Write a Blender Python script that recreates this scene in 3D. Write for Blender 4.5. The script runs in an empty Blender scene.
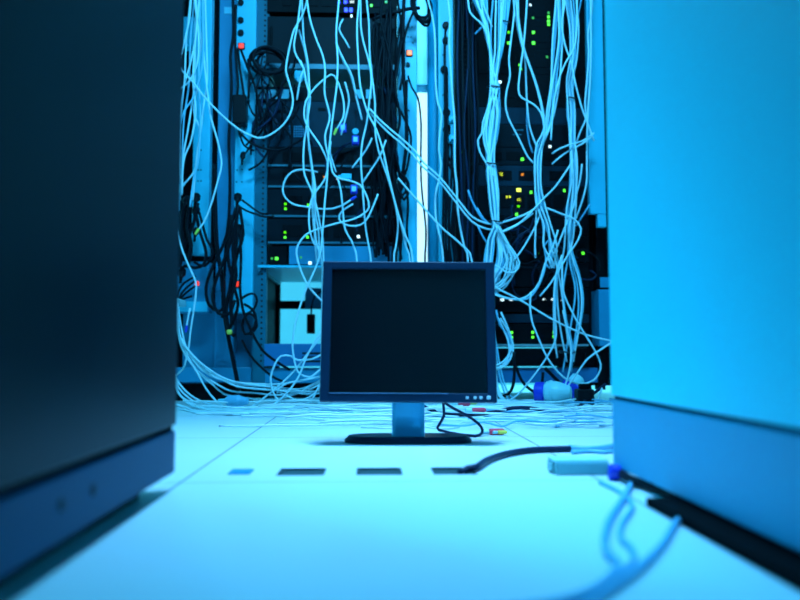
import bpy, bmesh, math, random
from mathutils import Vector, Matrix
random.seed(7)
scene = bpy.context.scene
COL = scene.collection
PI = math.pi

# ------------------------------------------------------------------ camera
F = 780.0
HEYE = 0.2
YAW = math.atan(30 / F)
PIT = math.atan(52 / F)
fw = Vector((math.sin(YAW) * math.cos(PIT), math.cos(YAW) * math.cos(PIT), math.sin(PIT)))
rt = Vector((math.cos(YAW), -math.sin(YAW), 0))
up = rt.cross(fw)
EYE = Vector((0, 0, HEYE))
cam_d = bpy.data.cameras.new('camera')
cam = bpy.data.objects.new('camera', cam_d)
COL.objects.link(cam)
cam_d.sensor_width = 36
cam_d.lens = F / 800 * 36
cam_d.clip_start = 0.02
cam.matrix_world = Matrix(((rt.x, up.x, -fw.x, EYE.x), (rt.y, up.y, -fw.y, EYE.y), (rt.z, up.z, -fw.z, EYE.z), (0, 0, 0, 1)))
cam_d.dof.use_dof = True
cam_d.dof.focus_distance = 2.25
cam_d.dof.aperture_fstop = 2.4
scene.camera = cam


def ray(px, py):
    return fw + rt * ((px - 400) / F) + up * ((300 - py) / F)


def at(px, py, Y):
    """world point on the plane y = Y"""
    r = ray(px, py)
    return EYE + r * (Y / r.y)


def ground(px, py, z=0.0):
    r = ray(px, py)
    return EYE + r * ((z - HEYE) / r.z)


# --------------------------------------------------------------- materials
def mat(name, col, rough=0.5, metal=0.0, emit=None, strength=1.0, noise=0.0, nscale=20.0, bump=0.0, spec=0.5):
    m = bpy.data.materials.new(name)
    m.use_nodes = True
    nt = m.node_tree
    b = nt.nodes['Principled BSDF']
    b.inputs['Base Color'].default_value = (*col, 1)
    b.inputs['Roughness'].default_value = rough
    b.inputs['Metallic'].default_value = metal
    b.inputs['Specular IOR Level'].default_value = spec
    if emit:
        b.inputs['Emission Color'].default_value = (*emit, 1)
        b.inputs['Emission Strength'].default_value = strength
    if noise or bump:
        tc = nt.nodes.new('ShaderNodeTexCoord')
        nz = nt.nodes.new('ShaderNodeTexNoise')
        nz.inputs['Scale'].default_value = nscale
        nz.inputs['Detail'].default_value = 4
        nt.links.new(tc.outputs['Object'], nz.inputs['Vector'])
        if noise:
            mx = nt.nodes.new('ShaderNodeMix')
            mx.data_type = 'RGBA'
            mx.inputs[6].default_value = (*[c * (1 - noise) for c in col], 1)
            mx.inputs[7].default_value = (*[min(1, c * (1 + noise)) for c in col], 1)
            nt.links.new(nz.outputs['Fac'], mx.inputs[0])
            nt.links.new(mx.outputs[2], b.inputs['Base Color'])
        if bump:
            bp = nt.nodes.new('ShaderNodeBump')
            bp.inputs['Strength'].default_value = bump
            bp.inputs['Distance'].default_value = 0.002
            nt.links.new(nz.outputs['Fac'], bp.inputs['Height'])
            nt.links.new(bp.outputs['Normal'], b.inputs['Normal'])
    return m


M = {}
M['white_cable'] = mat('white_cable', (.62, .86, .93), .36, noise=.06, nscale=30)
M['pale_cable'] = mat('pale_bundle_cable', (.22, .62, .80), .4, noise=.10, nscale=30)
M['pile_cable'] = mat('white_pile_cable', (.78, .92, .95), .36, noise=.06, nscale=30)
M['blue_cable'] = mat('pale_blue_cable', (.14, .48, .70), .4, noise=.06, nscale=30)
M['black_cable'] = mat('black_cable', (.002, .005, .009), .5, spec=.12, noise=.2)
M['navy_cable'] = mat('navy_cable', (.003, .017, .05), .45, spec=.2, noise=.2)
M['strip'] = mat('pale_painted_steel', (.03, .52, .70), .4, noise=.05, nscale=8)
M['panel'] = mat('grey_blue_panel', (.005, .26, .44), .45, noise=.08, nscale=6)
M['post'] = mat('slate_post', (.004, .13, .19), .45, spec=.2, noise=.1, nscale=10)
M['rackblack'] = mat('black_rack_steel', (.001, .003, .005), .55, spec=.08, noise=.2, nscale=12)
M['device'] = mat('dark_device_front', (.001, .007, .012), .5, spec=.1, noise=.2, nscale=15)
M['devblue'] = mat('blue_grey_device', (.003, .026, .045), .5, spec=.1, noise=.15, nscale=15)
M['chassis'] = mat('blue_chassis', (.01, .17, .38), .4, noise=.1, nscale=12)
M['silver'] = mat('silver_lip', (.35, .48, .52), .35, metal=.4, noise=.05)
M['lipdim'] = mat('dull_steel_lip', (.02, .16, .22), .4, metal=.1, noise=.05)
M['plastic'] = mat('black_plastic', (.002, .005, .008), .45, spec=.15, noise=.2)
M['label'] = mat('white_label', (.16, .60, .74), .6, noise=.04)
M['hole'] = mat('dark_hole', (.004, .006, .008), .8, noise=.1)
M['pale_post'] = mat('pale_post', (.01, .36, .55), .45, spec=.2)
M['wall'] = mat('wall_paint', (.36, .74, .80), .8, noise=.05, nscale=3)
M['ceil'] = mat('ceiling_paint', (.20, .26, .30), .9, noise=.05, nscale=3)
M['cab_dark'] = mat('black_cabinet_paint', (.0002, .0055, .013), .36, noise=.12, nscale=5, spec=.07)
M['cab_darkp'] = mat('charcoal_plinth_paint', (.001, .055, .12), .45, noise=.08, nscale=5, spec=.08)
M['cab_white'] = mat('white_cabinet_paint', (.02, .80, .95), .45, noise=.03, nscale=4)
M['cab_grey'] = mat('grey_plinth_paint', (.015, .36, .55), .5, noise=.04, nscale=4)
M['bezel'] = mat('monitor_bezel', (.001, .022, .052), .42, spec=.2, noise=.1)
M['screen'] = mat('monitor_screen', (.0005, .0035, .006), .22, spec=.75)
M['bezel_highlight'] = mat('bezel_highlight', (.08, .20, .34), .3, metal=.3)
M['neck'] = mat('brushed_neck', (.06, .58, .88), .36, metal=.4, noise=.05, nscale=60)
M['button'] = mat('pale_button', (.55, .75, .80), .3)
M['slot'] = mat('dark_green_liner', (.006, .050, .052), .6, noise=.2)
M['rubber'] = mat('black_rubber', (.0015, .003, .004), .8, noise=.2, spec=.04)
M['red_plug'] = mat('red_plug', (.85, .05, .10), .4, noise=.05)
M['yellow_plug'] = mat('yellow_plug', (.85, .70, .08), .4, noise=.05)
M['green_plug'] = mat('yellow_green_plug', (.75, .8, .10), .4, noise=.05)
M['blue_plug'] = mat('royal_blue_plastic', (.02, .05, .62), .35, noise=.05)
M['pale_plug'] = mat('pale_grey_plastic', (.42, .78, .82), .4, noise=.05)
M['teal_box'] = mat('pale_teal_plastic', (.16, .46, .48), .4, noise=.04)
M['tie'] = mat('black_tie', (.008, .012, .018), .5)
M['led_green'] = mat('green_led', (.1, .6, .1), .4, emit=(.09, .9, .0), strength=1.9)
M['led_dim'] = mat('dim_green_led', (.05, .3, .05), .4, emit=(.05, .5, .04), strength=.7)
M['led_yellow'] = mat('yellow_led', (.6, .6, .1), .4, emit=(.75, .9, .05), strength=1.9)
M['led_orange'] = mat('orange_led', (.6, .3, .1), .4, emit=(1, .32, .03), strength=1.5)
M['led_white'] = mat('white_led', (.8, .8, .8), .4, emit=(.7, .95, 1), strength=1.6)
M['led_blue'] = mat('blue_led', (.1, .1, .8), .4, emit=(.03, .03, 1.0), strength=2.0)
M['switch_red'] = mat('red_lit_switch', (.8, .05, .02), .4, emit=(1, .04, .02), strength=1.1)
M['switch_orange'] = mat('orange_lit_switch', (.9, .2, .02), .4, emit=(1, .18, .02), strength=1.6)
M['tube_bright'] = mat('lit_tube', (.9, .95, 1), .4, emit=(.55, .92, 1.0), strength=1.15)
M['tube_dim'] = mat('dim_lit_tube', (.9, .95, 1), .4, emit=(.06, .58, 1.0), strength=.95)


def floor_mat():
    m = mat('floor_laminate', (.66, .80, .82), .38)
    nt = m.node_tree
    b = nt.nodes['Principled BSDF']
    tc = nt.nodes.new('ShaderNodeTexCoord')
    mp = nt.nodes.new('ShaderNodeMapping')
    mp.inputs['Location'].default_value = (.29 + .65 * 6, -1.225 + .63 * 6, 0)
    br = nt.nodes.new('ShaderNodeTexBrick')
    br.offset = 0
    br.squash = 1
    br.inputs['Scale'].default_value = 1
    br.inputs['Brick Width'].default_value = .65
    br.inputs['Row Height'].default_value = .63
    br.inputs['Mortar Size'].default_value = .0022
    br.inputs['Mortar Smooth'].default_value = .3
    br.inputs['Color1'].default_value = (.66, .80, .82, 1)
    br.inputs['Color2'].default_value = (.63, .78, .80, 1)
    br.inputs['Mortar'].default_value = (.10, .16, .18, 1)
    nz = nt.nodes.new('ShaderNodeTexNoise')
    nz.inputs['Scale'].default_value = 5
    nz.inputs['Detail'].default_value = 5
    mx = nt.nodes.new('ShaderNodeMix')
    mx.data_type = 'RGBA'
    mx.blend_type = 'MULTIPLY'
    mx.inputs[0].default_value = .10
    nt.links.new(tc.outputs['Object'], mp.inputs['Vector'])
    nt.links.new(mp.outputs['Vector'], br.inputs['Vector'])
    nt.links.new(tc.outputs['Object'], nz.inputs['Vector'])
    nt.links.new(br.outputs['Color'], mx.inputs[6])
    nt.links.new(nz.outputs['Color'], mx.inputs[7])
    nt.links.new(mx.outputs[2], b.inputs['Base Color'])
    return m


M['floor'] = floor_mat()


# ----------------------------------------------------------------- helpers
def tag(o, label=None, cat=None, group=None, kind=None):
    if label: o['label'] = label
    if cat: o['category'] = cat
    if group: o['group'] = group
    if kind: o['kind'] = kind
    return o


def thing(name, loc, label, cat, group=None):
    o = bpy.data.objects.new(name, None)
    o.empty_display_size = .02
    COL.objects.link(o)
    o.location = loc
    return tag(o, label, cat, group)


def wloc(o):
    v = Vector(o.location)
    while o.parent:
        o = o.parent
        v += o.location
    return v


class MB:
    """collects shapes in world coordinates; build() links them as one mesh"""

    def __init__(self):
        self.bm = bmesh.new()

    def box(self, x0, x1, y0, y1, z0, z1, bev=0.0, mtx=None, seg=2):
        r = bmesh.ops.create_cube(self.bm, size=1)
        vs = r['verts']
        for v in vs:
            v.co = Vector(((x0 + x1) / 2 + v.co.x * (x1 - x0), (y0 + y1) / 2 + v.co.y * (y1 - y0), (z0 + z1) / 2 + v.co.z * (z1 - z0)))
        if bev:
            es = list({e for v in vs for e in v.link_edges})
            r2 = bmesh.ops.bevel(self.bm, geom=vs + es, offset=bev, segments=seg, affect='EDGES', profile=.5)
            vs = list({v for v in vs if v.is_valid} | set(r2['verts']))
        if mtx:
            for v in vs: v.co = mtx @ v.co
        return self

    def tube(self, pts, r, sides=8, closed=False, taper=None):
        n = len(pts)
        rings = []
        prev = None
        for i, p in enumerate(pts):
            a = pts[max(0, i - 1)]
            b = pts[min(n - 1, i + 1)]
            t = (b - a)
            t = t.normalized() if t.length > 1e-9 else Vector((0, 0, 1))
            if prev is None:
                nrm = t.orthogonal().normalized()
            else:
                nrm = prev - t * prev.dot(t)
                nrm = nrm.normalized() if nrm.length > 1e-6 else t.orthogonal().normalized()
            prev = nrm
            bn = t.cross(nrm)
            rr = r if taper is None else r * taper(i / (n - 1))
            rings.append([self.bm.verts.new(p + (nrm * math.cos(2 * PI * k / sides) + bn * math.sin(2 * PI * k / sides)) * rr) for k in range(sides)])
        for i in range(n - 1):
            for k in range(sides):
                self.bm.faces.new((rings[i][k], rings[i][(k + 1) % sides], rings[i + 1][(k + 1) % sides], rings[i + 1][k]))
        self.bm.faces.new(rings[0][::-1])
        self.bm.faces.new(rings[-1])
        return self

    def lathe(self, prof, org, axis, sides=20):
        """prof = [(t along axis, radius)]"""
        ax = Vector(axis).normalized()
        n1 = ax.orthogonal().normalized()
        n2 = ax.cross(n1)
        org = Vector(org)
        rings = []
        for t, r in prof:
            rings.append([self.bm.verts.new(org + ax * t + (n1 * math.cos(2 * PI * k / sides) + n2 * math.sin(2 * PI * k / sides)) * max(r, 1e-4)) for k in range(sides)])
        for i in range(len(prof) - 1):
            for k in range(sides):
                self.bm.faces.new((rings[i][k], rings[i][(k + 1) % sides], rings[i + 1][(k + 1) % sides], rings[i + 1][k]))
        self.bm.faces.new(rings[0][::-1])
        self.bm.faces.new(rings[-1])
        return self

    def prism(self, poly, z0, z1, inset=0.0, mtx=None):
        """poly = [(x,y)], top ring scaled by (1-inset) around its centre"""
        cx = sum(p[0] for p in poly) / len(poly)
        cy = sum(p[1] for p in poly) / len(poly)
        lo = [Vector((x, y, z0)) for x, y in poly]
        hi = [Vector((cx + (x - cx) * (1 - inset), cy + (y - cy) * (1 - inset), z1)) for x, y in poly]
        if mtx:
            lo = [mtx @ v for v in lo]
            hi = [mtx @ v for v in hi]
        lo = [self.bm.verts.new(v) for v in lo]
        hi = [self.bm.verts.new(v) for v in hi]
        n = len(poly)
        for i in range(n):
            self.bm.faces.new((lo[i], lo[(i + 1) % n], hi[(i + 1) % n], hi[i]))
        self.bm.faces.new(lo[::-1])
        self.bm.faces.new(hi)
        return self

    def build(self, name, material, parent=None, smooth=False, label=None):
        if parent is not None:
            off = wloc(parent)
        else:
            bb = [v.co for v in self.bm.verts]
            off = Vector(((min(v.x for v in bb) + max(v.x for v in bb)) / 2, (min(v.y for v in bb) + max(v.y for v in bb)) / 2, min(v.z for v in bb)))
        for v in self.bm.verts: v.co -= off
        bmesh.ops.recalc_face_normals(self.bm, faces=self.bm.faces)
        me = bpy.data.meshes.new(name)
        self.bm.to_mesh(me)
        self.bm.free()
        me.materials.append(M[material] if isinstance(material, str) else material)
        if smooth:
            for p in me.polygons: p.use_smooth = True
        o = bpy.data.objects.new(name, me)
        COL.objects.link(o)
        if parent is not None:
            o.parent = parent
        else:
            o.location = off
        if label: o['label'] = label
        return o


def struct(o):
    o['kind'] = 'structure'
    return o


def spline(P, step=0.02):
    """centripetal-ish Catmull-Rom through P"""
    if len(P) < 3:
        return P
    Q = [P[0] * 2 - P[1]] + P + [P[-1] * 2 - P[-2]]
    out = []
    for i in range(1, len(Q) - 2):
        p0, p1, p2, p3 = Q[i - 1:i + 3]
        n = max(2, min(14, int((p2 - p1).length / step)))
        for k in range(n):
            t = k / n
            out.append(.5 * ((2 * p1) + (p2 - p0) * t + (2 * p0 - 5 * p1 + 4 * p2 - p3) * t * t + (3 * p1 - p0 - 3 * p2 + p3) * t ** 3))
    out.append(P[-1])
    return out


def px_box(mb, x0, y0, x1, y1, Y, depth, bev=0.0):
    """upright box whose front face on the plane y = Y covers those photo pixels"""
    a = at(x0, y1, Y)
    b = at(x1, y0, Y)
    mb.box(a.x, b.x, Y, Y + depth, max(a.z, .0), b.z, bev)
    return mb


def px_mid(x, y, Y):
    return at(x, y, Y)

# ================================================================ the room
RX, RY0, RY1, RZ = 2.6, -2.0, 4.75, 2.7
slots = [(-.152, -.074), (-.022, .054), (.105, .178)]
SY0, SY1 = 1.287, 1.368
xs = sorted({-RX, RX} | {v for s in slots for v in s})
ys = [RY0, SY0, SY1, RY1]
fm = MB()
vg = {}
for x in xs:
    for y in ys:
        vg[x, y] = fm.bm.verts.new((x, y, 0))
for i in range(len(xs) - 1):
    for j in range(3):
        if j == 1 and (xs[i], xs[i + 1]) in slots:
            continue
        fm.bm.faces.new((vg[xs[i], ys[j]], vg[xs[i + 1], ys[j]], vg[xs[i + 1], ys[j + 1]], vg[xs[i], ys[j + 1]]))
fo = struct(fm.build('floor', 'floor'))
# shift so that object coordinates equal world coordinates for the tile pattern
for v in fo.data.vertices: v.co += fo.location
fo.location = (0, 0, 0)
struct(MB().box(-RX, RX, RY0, RY1, -.08, -.06).build('floor_slab', 'hole'))
struct(MB().box(-RX, RX, RY0, RY1, RZ, RZ + .05).build('ceiling', 'ceil'))
struct(MB().box(-RX, RX, RY1, RY1 + .05, 0, RZ).build('wall_back', 'wall'))
struct(MB().box(-RX, RX, RY0 - .05, RY0, 0, RZ).build('wall_front', 'wall'))
struct(MB().box(-RX - .05, -RX, RY0, RY1, 0, RZ).build('wall_left', 'wall'))
struct(MB().box(RX, RX + .05, RY0, RY1, 0, RZ).build('wall_right', 'wall'))

# square cable cut-outs in the floor, each with its liner
slot_lab = ['dark square cable cutout in the white floor, leftmost of the three large ones',
            'dark square cable cutout in the white floor, straight in front of the monitor base',
            'dark square cable cutout in the white floor with the thick black cable leaving it']
for (a, b), lab in zip(slots, slot_lab):
    t = thing('floor_cutout', ((a + b) / 2, (SY0 + SY1) / 2, -.05), lab, 'floor cutout', 'cable cutouts in the floor')
    w = MB()
    w.box(a + .0005, a + .004, SY0, SY1, -.05, 0)
    w.box(b - .004, b - .0005, SY0, SY1, -.05, 0)
    w.box(a + .004, b - .004, SY0 + .0005, SY0 + .004, -.05, 0)
    w.box(a + .004, b - .004, SY1 - .004, SY1 - .0005, -.05, 0)
    w.build('liner', 'slot', t)
    MB().box(a + .004, b - .004, SY0 + .004, SY1 - .004, -.05, -.003).build('brush_pad', 'slot', t)
tag(MB().box(-.232, -.196, 1.300, 1.348, 0, .0025, .001).build('floor_plate', 'panel'),
    'small grey blue plate on the white floor left of the three dark cutouts', 'floor plate')

# ================================================================ the two cabinets that flank the aisle
CZ = 1.95


def cabinet_left():
    fx, y1, y0, w = -.282, 1.16, -.75, .62
    t = thing('server_cabinet', (fx - w / 2, (y0 + y1) / 2, 0), 'tall black server cabinet on the left with two bolt holes in its plinth', 'cabinet')
    MB().box(fx - w, fx - .02, y0, y1 - .004, .03, CZ - .01, .004).build('body', 'cab_dark', t)
    MB().box(fx - .018, fx, y0, y1, .094, CZ, .003).build('side_panel', 'cab_dark', t)
    MB().box(fx - .019, fx - .001, y0, y1, .025, .0865, .003).build('plinth_panel', 'cab_darkp', t, label='charcoal plinth panel under the side panel')
    MB().box(fx - .0205, fx - .006, y0, y1 - .001, .080, .100).build('gap_shade', 'rubber', t)  # black filler added for the shade in the gap, stops light leaking through
    MB().box(fx - w + .05, fx - .035, y0 + .02, y1 - .06, .0, .0295).build('under_shade', 'rubber', t)  # black block standing for the shadow under the cabinet
    for yy in (y1 - .03,):
        MB().lathe([(0, .018), (.006, .018), (.008, .010), (.032, .010)], (fx - .06, yy, 0), (0, 0, 1)).build('levelling_foot', 'rubber', t)
    for px_, py_ in ((61, 505), (93, 490)):
        # where the view ray meets the plinth face
        r = ray(px_, py_)
        p = EYE + r * ((fx - .001) / r.x)
        h = MB().lathe([(0, .0062), (.0015, .0062), (.0016, .0050), (.002, .0048)], (p.x - .0008, p.y, p.z), (1, 0, 0), 20)
        h.build('bolt_hole', 'hole', t)
    MB().box(fx - w + .02, fx - .03, y0 + .02, y1 - .02, CZ - .01, CZ + .02, .003).build('roof', 'cab_dark', t)


def cabinet_right():
    fx, y1, y0, w = .39, 1.257, -.75, .62
    t = thing('server_cabinet', (fx + w / 2, (y0 + y1) / 2, 0), 'tall white server cabinet on the right, lit bright blue', 'cabinet')
    MB().box(fx + .02, fx + w, y0, y1 - .004, .03, CZ - .01, .004).build('body', 'cab_grey', t)
    MB().box(fx, fx + .018, y0, y1, .130, CZ, .003).build('side_panel', 'cab_white', t)
    MB().box(fx + .0015, fx + .019, y0, y1, .017, .1245, .003).build('plinth_panel', 'cab_grey', t, label='grey plinth panel below the white side panel')
    MB().box(fx + .006, fx + .0205, y0, y1 - .001, .118, .138).build('gap_shade', 'rubber', t)  # shade of the panel gap, put in as a black filler
    MB().box(fx + .035, fx + w - .05, y0 + .02, y1 - .06, .0, .0295).build('under_shade', 'rubber', t)  # added black block, keeps the space under the cabinet in shadow
    MB().box(fx - .030, fx + .034, y0 + .02, 1.02, .0, .011, .002).build('low_black_strip', 'rubber', t)  # low black strip on the floor along the plinth
    for yy in (y1 - .03,):
        MB().lathe([(0, .018), (.006, .018), (.008, .010), (.032, .010)], (fx + .06, yy, 0), (0, 0, 1)).build('levelling_foot', 'rubber', t)
    MB().box(fx + .03, fx + w - .02, y0 + .02, y1 - .02, CZ - .01, CZ + .02, .003).build('roof', 'cab_white', t)
    # thin corner edge seen as a darker line down the far edge of the panel
    MB().box(fx + .004, fx + .016, y1 + .0005, y1 + .006, .13, CZ, .002).build('edge_seal', 'panel', t, label='grey rubber edge seal on the far edge')


cabinet_left()
cabinet_right()

# ================================================================ monitor
d0, d1 = .38 * F / 178, .38 * F / 171
P0 = EYE + ray(408.3, 402) * d0
P1 = EYE + ray(408.7, 261.5) * d1
PX = rt.normalized()
PZ = (P1 - P0).normalized()
PX = (PX - PZ * PX.dot(PZ)).normalized()
PYv = PZ.cross(PX)               # away from the camera
PH = (P1 - P0).length
PM = Matrix(((PX.x, PYv.x, PZ.x, P0.x), (PX.y, PYv.y, PZ.y, P0.y), (PX.z, PYv.z, PZ.z, P0.z), (0, 0, 0, 1)))
base_c = ground(408, 440)
mon = thing('computer_monitor', base_c, 'black flat monitor standing alone on the white floor, screen dark', 'monitor')
W = .38
mb = MB()
bl, bt, bb = .020, .017, .0195
mb.box(-W / 2, -W / 2 + bl, 0, .022, 0, PH, .002, PM)
mb.box(W / 2 - bl, W / 2, 0, .022, 0, PH, .002, PM)
mb.box(-W / 2 + bl - .002, W / 2 - bl + .002, .0002, .022, PH - bt, PH, .002, PM)
mb.box(-W / 2 + bl - .002, W / 2 - bl + .002, .0002, .022, 0, bb, .002, PM)
bz = mb.build('bezel', 'bezel', mon)
MB().box(-W / 2 + bl + .001, W / 2 - bl - .085, -.0012, .004, bb - .0022, bb - .0002, .0005, PM).build('highlight_strip', 'bezel_highlight', bz)  # highlight along the bezel lip, put in as a paler strip
MB().box(-W / 2 + bl - .001, W / 2 - bl + .001, .006, .014, bb - .001, PH - bt + .001, 0, PM).build('screen', 'screen', mon)
mb = MB()
mb.prism([(-W / 2 + .004, .004), (W / 2 - .004, .004), (W / 2 - .004, PH - .004), (-W / 2 + .004, PH - .004)], 0, .018, .05,
         PM @ Matrix(((1, 0, 0, 0), (0, 0, 1, .022), (0, 1, 0, 0), (0, 0, 0, 1))))
mb.prism([(-W * .3, .06), (W * .3, .06), (W * .3, PH - .06), (-W * .3, PH - .06)], 0, .022, .12,
         PM @ Matrix(((1, 0, 0, 0), (0, 0, 1, .040), (0, 1, 0, 0), (0, 0, 0, 1))))
mb.build('back_shell', 'plastic', mon)
k = 178 / W
for bx, w_, h_ in ((467.3, .0062, .0062), (475.1, .0062, .0062), (481.0, .0062, .0062), (488.8, .0085, .0078)):
    lx = (bx - 408.3) / k
    b_ = MB().box(lx - w_ / 2, lx + w_ / 2, -.0022, .002, .0098 - h_ / 2, .0098 + h_ / 2, .0012, PM)
    b_.build('power_button' if w_ > .007 else 'menu_button', 'button', bz, label='pale button on the lower bezel')
# neck: a gently curved plate from behind the lower bezel down to the foot
yaw = Matrix.Rotation(-YAW, 4, 'Z')
NM = Matrix.Translation(base_c) @ yaw


def curved_plate(x0, x1, prof, th):
    """prof = [(y, z)] down the side; a strip of that profile"""
    m_ = MB()
    n_ = len(prof)
    fr, bk = [], []
    NX = 6
    for i, (y, z) in enumerate(prof):
        rowf, rowb = [], []
        for kx in range(NX + 1):
            u = kx / NX
            bow = .006 * (1 - (2 * u - 1) ** 2)
            y -= .052 if kx == 0 else 0
            rowf.append(m_.bm.verts.new(NM @ Vector((x0 + (x1 - x0) * u, y - bow, z))))
            rowb.append(m_.bm.verts.new(NM @ Vector((x0 + (x1 - x0) * u, y + th, z))))
        fr.append(rowf)
        bk.append(rowb)
    for i in range(n_ - 1):
        for kx in range(NX):
            m_.bm.faces.new((fr[i][kx], fr[i][kx + 1], fr[i + 1][kx + 1], fr[i + 1][kx]))
            m_.bm.faces.new((bk[i][kx], bk[i + 1][kx], bk[i + 1][kx + 1], bk[i][kx + 1]))
        m_.bm.faces.new((fr[i][0], fr[i + 1][0], bk[i + 1][0], bk[i][0]))
        m_.bm.faces.new((fr[i][-1], bk[i][-1], bk[i + 1][-1], fr[i + 1][-1]))
    for row in (0, n_ - 1):
        for kx in range(NX):
            m_.bm.faces.new((fr[row][kx], fr[row][kx + 1], bk[row][kx + 1], bk[row][kx]))
    return m_


nw = .036
curved_plate(-nw, nw, [(-.022, .003), (-.020, .010), (-.014, .018), (-.004, .027), (.002, .04), (.004, .06), (.002, .085), (.004, .105), (.016, .14), (.03, .17)], .018).build('neck', 'neck', mon, smooth=True, label='brushed silver blue neck')
poly = []
for i in range(40):
    a = 2 * PI * i / 40
    ca, sa = math.cos(a), math.sin(a)
    ex = 2.6
    poly.append((.142 * math.copysign(abs(ca) ** (2 / ex), ca), -.036 + .052 * math.copysign(abs(sa) ** (2 / ex), sa)))
mb = MB()
mb.prism(poly, 0.0, .006, -.0, NM)
mb.prism(poly, .006, .015, .07, NM)
mb.build('base', 'bezel', mon)

# ================================================================ things lying on the near floor
# pale teal power adaptor box
bp = ground(580, 475)
t = thing('adapter_box', (bp.x, bp.y + .03, 0), 'pale teal plastic adapter box lying on the floor by the white cabinet', 'adapter')
c0, c1 = ground(556, 475.5), ground(610, 475.5)
MB().box(c0.x, c1.x, c0.y, c0.y + .06, 0, .021, .003).build('case', 'teal_box', t)
MB().box(c0.x - .002, c1.x + .0, c0.y + .004, c0.y + .056, .021, .024, .001).build('lid', 'pale_plug', t, label='paler lid')
MB().box(c0.x - .004, c0.x, c0.y + .012, c0.y + .046, .004, .018, .001).build('end_cap', 'teal_box', t)
# royal blue plug with black cord that slips under the white cabinet
pc = at(608.5, 469.5, 1.222)
t = thing('power_plug', (pc.x, pc.y, 0), 'royal blue plug on a black cord at the end of the teal box', 'plug')
MB().lathe([(0, .0095), (.002, .0125), (.014, .0125), (.020, .0085), (.024, .006)], (pc.x, pc.y, .0135), (1, -.12, -.10), 16).build('plug_body', 'blue_plug', t, smooth=False)
P = [Vector((pc.x + .018, pc.y - .003, .0115)), at(632, 479, 1.165), Vector((.405, 1.10, .0085)), Vector((.425, 1.02, .0075)), Vector((.46, .90, .0075)), Vector((.52, .70, .0075))]
P[1].z = .0095
MB().tube(spline(P, .01), .0072, 10).build('cord', 'black_cable', t, smooth=True)

# thick black cable from the right cut-out
def gpts(px, r, dz=0.0):
    return [ground(x, y, r) + Vector((0, 0, dz)) for x, y in px]


t = thing('thick_cable', ground(500, 450), 'thick black cable arching out of a floor cutout towards the teal box', 'cable')
P = [Vector((.150, 1.310, -.002)), Vector((.165, 1.322, .004))] + gpts([(476, 467.5), (488, 460), (508, 453.5), (534, 450), (570, 448.8)], .0064)
MB().tube(spline(P, .01), .0064, 12).build('sheath', 'navy_cable', t, smooth=True)
P = gpts([(569, 447.5), (585, 448.5), (600, 448), (618, 445), (650, 440)], .006)
MB().tube(spline(P, .01), .0055, 10).build('core', 'blue_cable', t, smooth=True, label='pale blue inner cable')
t = thing('flat_lead', ground(590, 450), 'pale blue lead lying behind the teal box on the floor', 'cable')
P = gpts([(572, 452.5), (588, 451), (604, 452.0), (622, 450)], .004)
MB().tube(spline(P, .01), .004, 10).build('lead', 'blue_cable', t, smooth=True)

# two out-of-focus pale cables curling in the near right corner
def floor_cable(name, label, cat, px, r, m, group=None, extra=()):
    P = gpts(px, r)
    P = list(extra) + P
    o = MB().tube(spline(P, .008), r, 10).build(name, m, None, smooth=True)
    return tag(o, label, cat, group)


floor_cable('power_lead', 'blurred pale blue cable making an S curve on the near floor', 'cable',
            [(633, 480), (624, 497), (611, 517), (605, 534), (607, 552), (617, 563), (612, 576), (594, 590), (568, 600), (530, 607), (480, 612)], .0045, 'blue_cable')
floor_cable('power_lead', 'blurred pale blue cable running from under the white cabinet to the frame bottom', 'cable',
            [(690, 510), (675, 524), (662, 545), (640, 568), (610, 590), (575, 612)], .0040, 'blue_cable')
floor_cable('power_lead', 'short blurred pale blue loop of cable beside the white cabinet foot', 'cable',
            [(600, 482), (620, 492), (632, 506), (622, 524), (621, 538), (631, 548), (634, 560), (622, 572), (600, 586)], .0035, 'blue_cable')

# ================================================================ racks and equipment at the end of the aisle
RYF = 3.2          # front plane of the racks


def X(px, Y=RYF): return at(px, 300, Y).x
def Zp(py, Y=RYF, px=400): return at(px, py, Y).z


RTOP = 2.05
xL0, xL1 = X(253), X(397)
xR0, xR1 = X(456), X(604)
RB = RYF + .72


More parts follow.
